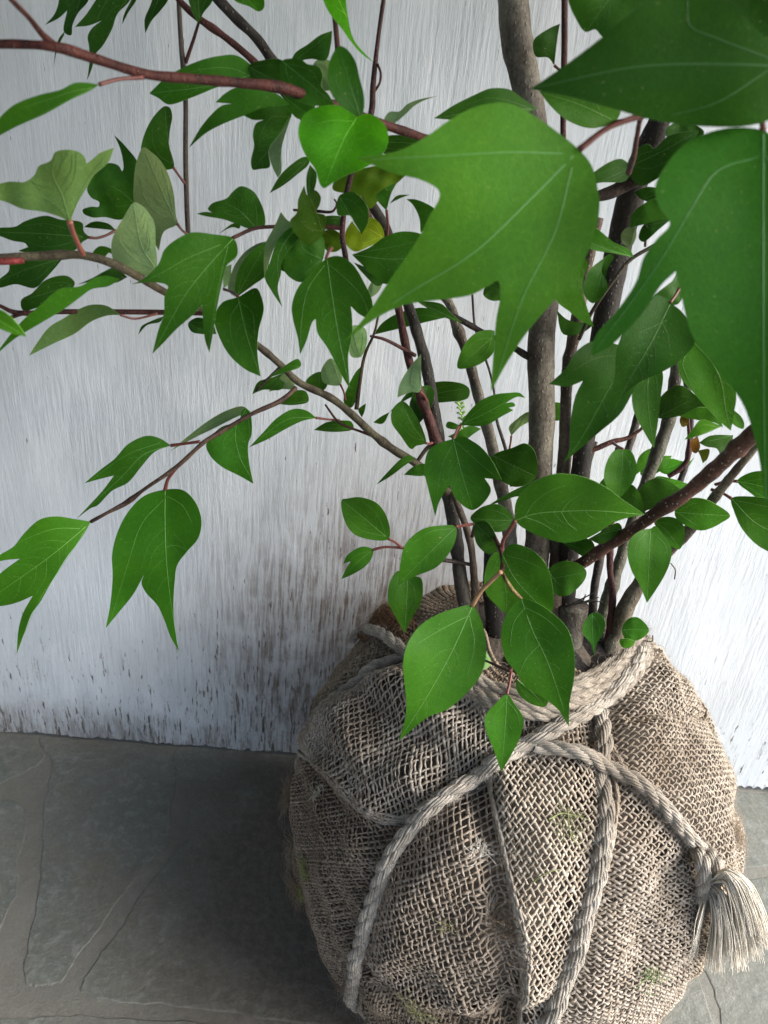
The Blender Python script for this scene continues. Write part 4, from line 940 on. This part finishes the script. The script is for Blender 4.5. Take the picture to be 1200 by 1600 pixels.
Lf("109,346 94,339 69,331 34,326 11,316 -12,308 -12,293 13,284 39,284 54,273 60,260 79,251 86,238 105,234 124,238 133,247 135,256 144,249 156,239 178,231 169,254 148,273 135,294 122,316 113,337", .36, -.1, .15, (.62, .72, .45), u=1, tip=13, sc_=(.3, .09, .06), st="112,358 119,375 129,397", sY=.385, sw=8, v="109,346 97,305 82,270 88,242;108,343 70,310 10,298;112,338 135,285 172,236", label='light olive leaf with pinched top lobes on a thick red stalk')
Lf("139,371 131,362 128,348 94,343 71,337 38,346 24,354 -10,357 -16,362 19,376 39,380 44,386 28,392 45,395 90,398 117,391 129,378", .46, .1, .1, (.5, .58, .5), tip=8, st="150,372 165,368 181,360", sY=.48, sw=4, label='very dark leaf behind the red stalk at the left edge')
Lf("181,360 170,350 152,346 141,348 131,355", .48, .1, 0, GD)
Lf("98,404 60,400 16,408 14,423 -4,440 -2,449 24,444 54,450 69,437 84,421", .45, .15, .1, (.5, .58, .5), tip=4)
Lf("117,443 107,432 92,431 69,439 50,458 33,469 36,485 62,479 95,466", .43, .1, .1, (.7, .75, .65), tip=5)
Lf("187,436 167,431 150,433 126,447 93,452 66,474 32,504 0,544 -8,556 22,530 60,507 100,483 126,464 143,452 170,447", .37, .15, .1, (.95, 1, .8), tip=8, label='long narrow leaf folded to the left edge, green with a pale end')
Lf("199,433 180,418 163,424 145,434 120,445 150,439 180,442", .41, .1, .1, GD)
Lf("188,492 167,478 143,476 123,483 100,497 77,511 57,537 45,556 83,537 117,521 143,502 168,493", .43, .1, .1, (.55, .62, .42), u=1, tip=7, st="210,498 246,490", sY=.44, sw=3.5, label='narrow dull leaf hanging from the dark twig at left')
Lf("256,494 233,503 221,510 216,523 230,508 250,503", .46, .1, 0, GD)
Lf("145,396 160,405 170,395 178,400 175,390 155,385", .46, .1, 0, G0)
Lf("400,116 387,97 367,86 345,87 317,93 283,107 257,123 233,146 247,153 263,163 300,152 343,135 372,130", .44, .1, .15, (.8, .9, .8), tip=7, label='entire leaf crossed by the red branch at upper left')
Lf("155,132 135,129 115,130 95,140 62,148 25,162 8,175 -6,192 -12,218 25,198 70,178 112,155 140,142", .33, .1, .12, (.95, 1.05, .75), tip=8, st="185,124 224,121", sY=.345, sw=5.5, label='narrow leaf reaching the left edge below the red branch')
Lf("453,163 433,147 407,140 370,137 350,147 337,160 362,162 347,165 331,178 313,200 295,231 323,207 350,193 380,181 413,168", .42, .1, .1, (.7, .8, .72), tip=10, label='dark forked leaf below the red branch')
Lf("456,177 447,163 400,167 380,180 395,187 412,187 400,193 395,210 397,227 392,252 395,265 406,264 421,261 420,232 440,206", .44, .2, .1, (.65, .75, .65), tip=10)
Lf("455,182 442,200 422,222 420,240 426,262 434,278 439,270 440,232 445,212", .47, .1, .1, (1, 1.02, 1.3), u=1, tip=5)
Lf("483,248 475,245 455,257 437,275 421,302 442,290 465,272 482,257", .45, .1, .1, (.7, .75, .7), tip=4)
Lf("557,182 548,172 530,165 514,164 490,169 473,182 466,204 470,226 480,247 492,264 500,288 506,294 521,285 545,272 570,262 592,247 605,227 606,206 597,190 583,180 569,178", .36, .25, .1, (2.0, 2.5, 1.1), tip=11, v="557,184 541,210 527,240 508,288;552,190 520,188 495,193", label='bright yellow green heart shaped leaf, lightest of the upper leaves')
Lf("561,181 567,176 569,152 562,122 555,95 541,76 530,72 517,90 512,115 515,140 525,157 542,172", .35, -.2, .25, (.6, .72, .68), tip=6, v="562,179 546,130 530,78", label='glossy dark leaf standing over the bright heart shaped one')
Lf("440,95 470,93 480,100 497,104 504,117 502,135 513,147 522,163 490,165 462,156 441,143 438,120", .39, .2, .1, (.75, .85, .72), tip=7)
Lf("452,100 462,82 480,70 500,55 519,48 517,70 509,94 485,92", .46, .1, .1, (.7, .8, .68), tip=4)
Lf("388,104 398,97 442,95 442,130 400,130", .44, .1, .1, GD)
Lf("492,96 515,95 516,140 492,135", .49, .1, .1, (1, 1, 1), u=1)
Lf("440,147 492,160 484,180 467,186 455,176", .43, .1, .1, (.8, .9, .7))
Lf("590,222 606,212 655,216 672,228 630,240 600,240", .45, .1, .1, G0)
Lf("578,326 566,308 545,303 520,296 524,281 553,268 585,260 615,263 636,272 616,290 598,303 586,320", .46, .1, .1, (2.2, 1.3, .9), tip=3, label='olive leaf behind the tip of the bright heart shaped one')
Lf("530,306 550,300 567,312 576,330 574,350 565,366 555,350 547,337 528,336", .43, .2, .1, (.7, .78, .7), tip=5)
Lf("604,329 595,320 587,307 603,293 621,284 611,303", .45, .1, .1, (.6, .7, .6), tip=4, st="606,350 605,372", sY=.46, sw=4)
Lf("609,318 620,306 641,304 625,310", .47, .1, 0, GD)
Lf("657,363 655,340 645,320 635,311 651,312 680,327 690,345", .5, .1, 0, (.9, .95, .9), tip=3)
Lf("505,362 520,359 533,367 538,380 526,393 510,391 503,375", .46, .1, .1, GY, label='yellowing leaf in the shade of the left cluster')
Lf("600,372 594,350 577,340 562,362 550,345 540,362 541,382 555,393 577,385", .47, .1, .1, (5.2, 2.2, 1.1), tip=4, label='yellow leaf with brown edges in the middle of the left cluster')
Lf("505,366 508,337 495,332 500,318 501,307 492,297 481,305 475,290 466,312 464,332 453,347 480,382", .42, .15, .1, (.75, .55, .45), tip=7, label='brownish dark leaf at the heart of the left cluster')
Lf("484,312 480,302 479,277 484,257 494,270 493,290", .43, .1, .1, GD, tip=3)
Lf("535,340 515,337 497,342 500,352 530,352", .45, .1, .1, GD)
Lf("470,412 450,425 437,420 445,405", .45, .1, .1, GD)
Lf("563,558 548,556 550,510 570,513 573,537", .52, .1, .1, (.95, 1, 1), u=1)
Lf("447,581 425,590 403,597 394,616 412,609 440,608", .50, .1, 0, (.8, .85, .85), tip=3)
Lf("460,607 440,608 420,612 425,605 447,582 455,588", .5, .1, 0, (.9, .9, 1), u=1, tip=4)
Lf("470,572 466,561 440,575 420,590 445,582", .47, .1, 0, (.8, .9, .8))
Lf("498,581 480,592 478,602 500,613 511,603 510,585", .53, .1, 0, G0)
Lf("532,601 517,602 505,597 502,578 517,560 533,580", .51, .1, .1, (.9, .95, 1), u=1, tip=4, st="537,612 540,625", sY=.5, sw=3)
Lf("482,627 477,611 453,613 432,631 458,633", .50, .1, 0, G0)
Lf("494,653 480,642 459,639 433,653 410,677 389,699 417,687 447,670 472,658", .47, .1, .1, (.8, .88, .82), tip=5, st="510,655 530,657", sY=.5, sw=3.5, v="494,653 450,655 393,696")
Lf("552,670 549,659 537,657 510,660 490,672 524,675", .5, .05, .1, (.85, .9, .85), tip=4, st="566,676 582,682", sY=.49, sw=3)
Lf("549,637 537,628 543,606 557,580 567,570 564,598", .52, .1, .1, (.85, .85, .7), tip=4)
Lf("565,652 560,640 572,630 569,645", .54, .1, 0, G0)
Lf("648,717 640,711 627,717 612,731 588,757 606,747 620,737 633,727", .48, .1, .1, (.8, .85, .85), tip=4, label='thin half folded leaf at the end of the diagonal branch')
Lf("664,742 631,742 645,730 663,725", .46, .1, .1, GD)
# twig at lower left
Lf("267,696 250,685 229,681 200,694 179,717 158,733 132,755 158,748 178,743 160,767 137,792 119,811 142,794 152,790 175,767 200,754 221,729 242,706", .455, .15, .12, (.8, .9, .78), tip=11, st="290,693 312,690", sY=.455, sw=4.5, v="267,696 225,710 190,745 122,808;250,692 200,710 140,752", label='forked dark leaf at the left, on the drooping twig')
Lf("258,765 283,765 296,773 309,792 315,817 309,842 292,862 277,883 273,908 271,954 275,996 280,1018 267,996 256,967 246,946 228,926 221,911 225,898 208,929 188,954 165,982 172,946 176,900 175,867 183,833 200,800 225,775", .445, .3, .06, (1, 1.1, .95), tip=11, st="262,750 275,731", sY=.45, sw=5.5, v="258,767 258,830 262,900 277,1008;256,780 222,818 200,880 173,970;260,775 285,790 300,818;259,855 275,852 292,860", label='large two lobed leaf hanging lowest against the wall')
Lf("142,815 117,811 88,807 62,812 38,833 21,854 0,867 -40,895 0,877 31,873 17,883 0,896 -45,935 -5,947 25,942 51,931 36,958 29,983 26,1022 37,992 50,958 62,942 79,912 104,871 129,838", .435, .3, .1, (1, 1.12, .85), tip=12, v="142,816 80,868 0,925;125,826 88,826 50,838 -10,870;133,828 102,880 66,930 28,1012", label='three lobed leaf leaving the frame at the left edge')
Lf("384,638 391,646 393,679 388,693 389,721 396,756 375,744 346,729 329,713 322,696 329,683 346,667 367,660 375,653 377,644", .465, .25, .1, (.8, .92, .78), tip=5, v="384,640 368,672 374,712 395,752", label='small leaf with a long tip next to the drooping twig')
Lf("391,643 379,635 355,641 326,657 292,683 266,705 304,684 333,670 371,651", .48, .1, .1, (.8, .85, .8), u=1, tip=5)
# hanging in from above
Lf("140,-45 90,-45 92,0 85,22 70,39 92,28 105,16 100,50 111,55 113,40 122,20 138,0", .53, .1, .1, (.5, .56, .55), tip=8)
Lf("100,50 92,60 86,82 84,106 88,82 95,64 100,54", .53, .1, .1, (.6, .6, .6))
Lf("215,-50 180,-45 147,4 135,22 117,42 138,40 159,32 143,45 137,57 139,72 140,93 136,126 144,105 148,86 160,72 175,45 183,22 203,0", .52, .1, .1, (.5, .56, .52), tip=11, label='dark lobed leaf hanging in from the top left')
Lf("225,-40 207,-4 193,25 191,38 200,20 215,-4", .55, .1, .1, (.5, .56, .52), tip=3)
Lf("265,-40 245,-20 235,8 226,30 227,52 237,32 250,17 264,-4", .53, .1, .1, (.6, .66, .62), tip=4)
Lf("312,32 309,37 299,15 294,-5 300,-40 330,-40 332,0 318,20", .5, -.1, .1, (.6, .66, .7), tip=4)
Lf("350,-40 366,0 389,10 405,18 412,13 413,2 400,-40", .45, .1, .1, (1.1, 1.2, .9), tip=3)
Lf("584,98 563,82 547,63 533,43 513,17 503,-10 510,-50 535,-40 542,15 553,62", .43, -.1, .15, (2.0, 2.3, 1), tip=6, label='yellow green leaf hanging in from the top centre')
Lf("612,194 600,189 608,175 624,174 636,163 656,155 684,150 667,155 648,165 632,180", .44, .1, .1, (.95, .98, 1.05), u=1, tip=6)
# brown curled dead leaves caught in the twigs at right
Lf("1082,706 1080,690 1090,681 1094,699 1088,708", .48, .1, .1, (3.2, .45, .9), label='rust red dead leaf caught among the right hand twigs')
Lf("1094,712 1090,704 1108,702 1106,716 1098,724", .49, .1, .1, (2.4, 1.0, 1.5), tip=4)
Lf("1062,655 1068,648 1076,652 1074,664 1066,667", .49, .1, .1, (2.4, .5, 1))
build_leaves()
# a small seedling shoot of fresh green behind the stems
def shoot():
    A = Acc(); r = random.Random(4)
    c = catmull(np.array([[722, 690], [724, 665], [720, 640], [716, 622]], float), 6); P = atY(c, .58); V, F = tube(P, .0007, 6, cap=False); A.add(V, F)
    for i in range(2, len(c), 2):
        for sg in (-1, 1):
            e = c[i]+np.array([sg*r.uniform(5, 9), -r.uniform(2, 7)]); q = np.array([c[i], (c[i]+e)/2+[0, -2], e]); Q = catmull(q, 4)
            V, F = tube(atY(Q, .58-.004*r.random()), np.array([.0004]+[.0011]*5+[.0009, .0005, .0002])[:len(Q)], 6, cap=False); A.add(V, F)
    mesh('fresh_shoot', np.vstack(A.V), np.vstack(A.F), [M_BIT], root, color=(.25, .42, .12))
shoot()
# moss, lichen and bits of grass on the burlap
def fluff():
    r = np.random.default_rng(9); A = Acc()
    for px, n, rad, L_ in (((446, 1245), 160, .007, (.008, .022)), ((452, 1395), 160, .008, (.008, .02)), ((458, 1330), 80, .010, (.006, .016)), ((1130, 1300), 120, .005, (.006, .014)), ((1010, 1022), 90, .006, (.006, .014)), ((600, 972), 260, .010, (.008, .022)), ((785, 1440), 120, .006, (.006, .014)), ((540, 1560), 80, .008, (.006, .016))):
        c = px2chart([px])[0]; Q = c+r.normal(0, rad, (n, 2)); P, D = surf(Q, .006); A.add(*hairs(P, D, r, L_, .00017))
    A.build('loose_fibres', [M_YARN], root, color=(.75, .66, .55))
fluff()
def bits():
    r = np.random.default_rng(8)
    def clump(px, n, rad, colr, name, lift=.009):
        A = Acc()
        c = px2chart([px])[0]; Q = c+r.normal(0, rad, (n, 2)); P, D = surf(Q, lift)
        A.add(*hairs(P, D, r, (.003, .009), .00028)); mesh(name, np.vstack(A.V), np.vstack(A.F), [M_BIT], root, color=colr)
    clump((478, 1358), 70, .006, (.28, .30, .10), 'moss_tuft', .004); clump((474, 1390), 60, .004, (.32, .35, .10), 'moss_tuft', .004)
    clump((660, 1560), 70, .007, (.2, .2, .09), 'moss_tuft'); clump((880, 1290), 60, .006, (.16, .18, .07), 'moss_tuft', .012)
    clump((1004, 1512), 40, .005, (.16, .25, .08), 'moss_tuft'); clump((1132, 1162), 50, .006, (.3, .27, .12), 'moss_tuft', .006)
    clump((705, 1432), 20, .002, (.25, .25, .12), 'moss_tuft'); clump((1112, 1152), 50, .0025, (.75, .72, .66), 'lichen_fleck', .008)
    clump((500, 1240), 40, .0035, (.5, .46, .36), 'lichen_fleck', .005); clump((752, 1325), 40, .003, (.7, .68, .62), 'lichen_fleck', .009)
    for s in ("850,1278 870,1270 890,1273 912,1280", "828,1366 840,1356 855,1350 872,1350", "880,1262 884,1300 896,1318"):
        P = on_ball(s, .0145); V, F = tube(P, np.linspace(.0006, .0002, len(P)), 5, cap=False); mesh('grass_blade', V, F, [M_BIT], root, color=(.17, .2, .06))
bits()
# ------------------------------------------------------------------ what shades the corner, outside the frame
def box(name, a, b, mat):
    x0, y0, z0 = a; x1, y1, z1 = b
    V = [(x0, y0, z0), (x1, y0, z0), (x1, y1, z0), (x0, y1, z0), (x0, y0, z1), (x1, y0, z1), (x1, y1, z1), (x0, y1, z1)]
    o = mesh(name, V, [(3, 2, 1, 0), (4, 5, 6, 7), (0, 1, 5, 4), (1, 2, 6, 5), (2, 3, 7, 6), (3, 0, 4, 7)], [mat], smooth=False)
    return tag(o, kind='structure')
M_SHADE_PANEL = simple('shade_panel_dark', (.08, .085, .09), .8, 40, .5, .002, False)  # for the two added shading boxes, dark so they bounce little light
box('shade_slab', (-1.35, -1.1, 1.62), (1.20, .704, 1.68), M_SHADE_PANEL)  # unseen slab added overhead to dim the top and left of the wall
box('shade_panel', (-1.30, -1.1, 0.0), (-1.22, .70, 1.62), M_SHADE_PANEL)  # unseen upright panel added on the left to hold back sky light
def upper_foliage():
    r = np.random.default_rng(21); V = []; F = []; n = 0
    out = np.array([[0, 0], [.25, .3], [.5, .36], [.75, .2], [1, 0], [.75, -.2], [.5, -.36], [.25, -.3]])
    for q in range(260):
        x = r.uniform(-.55, .6); y = r.uniform(.22, .62); z = r.uniform(.93, 1.5)
        if z < .93+max(0, (y-.25))*.35: continue
        L = r.uniform(.07, .11); yaw = r.uniform(0, 6.28); dip = r.uniform(.2, 1.1)
        ax = np.array([cos(yaw)*cos(dip), sin(yaw)*cos(dip), -sin(dip)]); sd = np.cross(ax, [0, 0, 1.]); sd /= np.linalg.norm(sd); up = np.cross(sd, ax)
        P = np.array([x, y, z])+L*(out[:, :1]*ax+out[:, 1:]*sd+np.abs(out[:, 1:])*.15*up)
        mid = np.array([x, y, z])+L*.5*ax
        for th in (0, 1):
            V.append(np.vstack([P, mid])-up*th*.0003)
            F += [((n+i, n+(i+1) % 8, n+8) if th == 0 else (n+(i+1) % 8, n+i, n+8)) for i in range(8)]; n += 9
    o = mesh('upper_foliage', np.vstack(V), F, [M_TOP], root); tag(o, kind='stuff')
    at = o.data.color_attributes.new('tint', 'FLOAT_COLOR', 'POINT'); at.data.foreach_set('color', np.ones(len(o.data.vertices)*4, dtype=np.float32))
upper_foliage()
for q, s in enumerate(("797,-60,.55,50 790,-200,.55,44 780,-400,.56,36 770,-700,.58,20", "325,-20,.56,16 250,-90,.56,14 150,-220,.55,10", "1060,-20,.45,28 1075,-200,.45,24 1090,-500,.46,14")):
    stem('stem', s, GREY, sd=60+q)
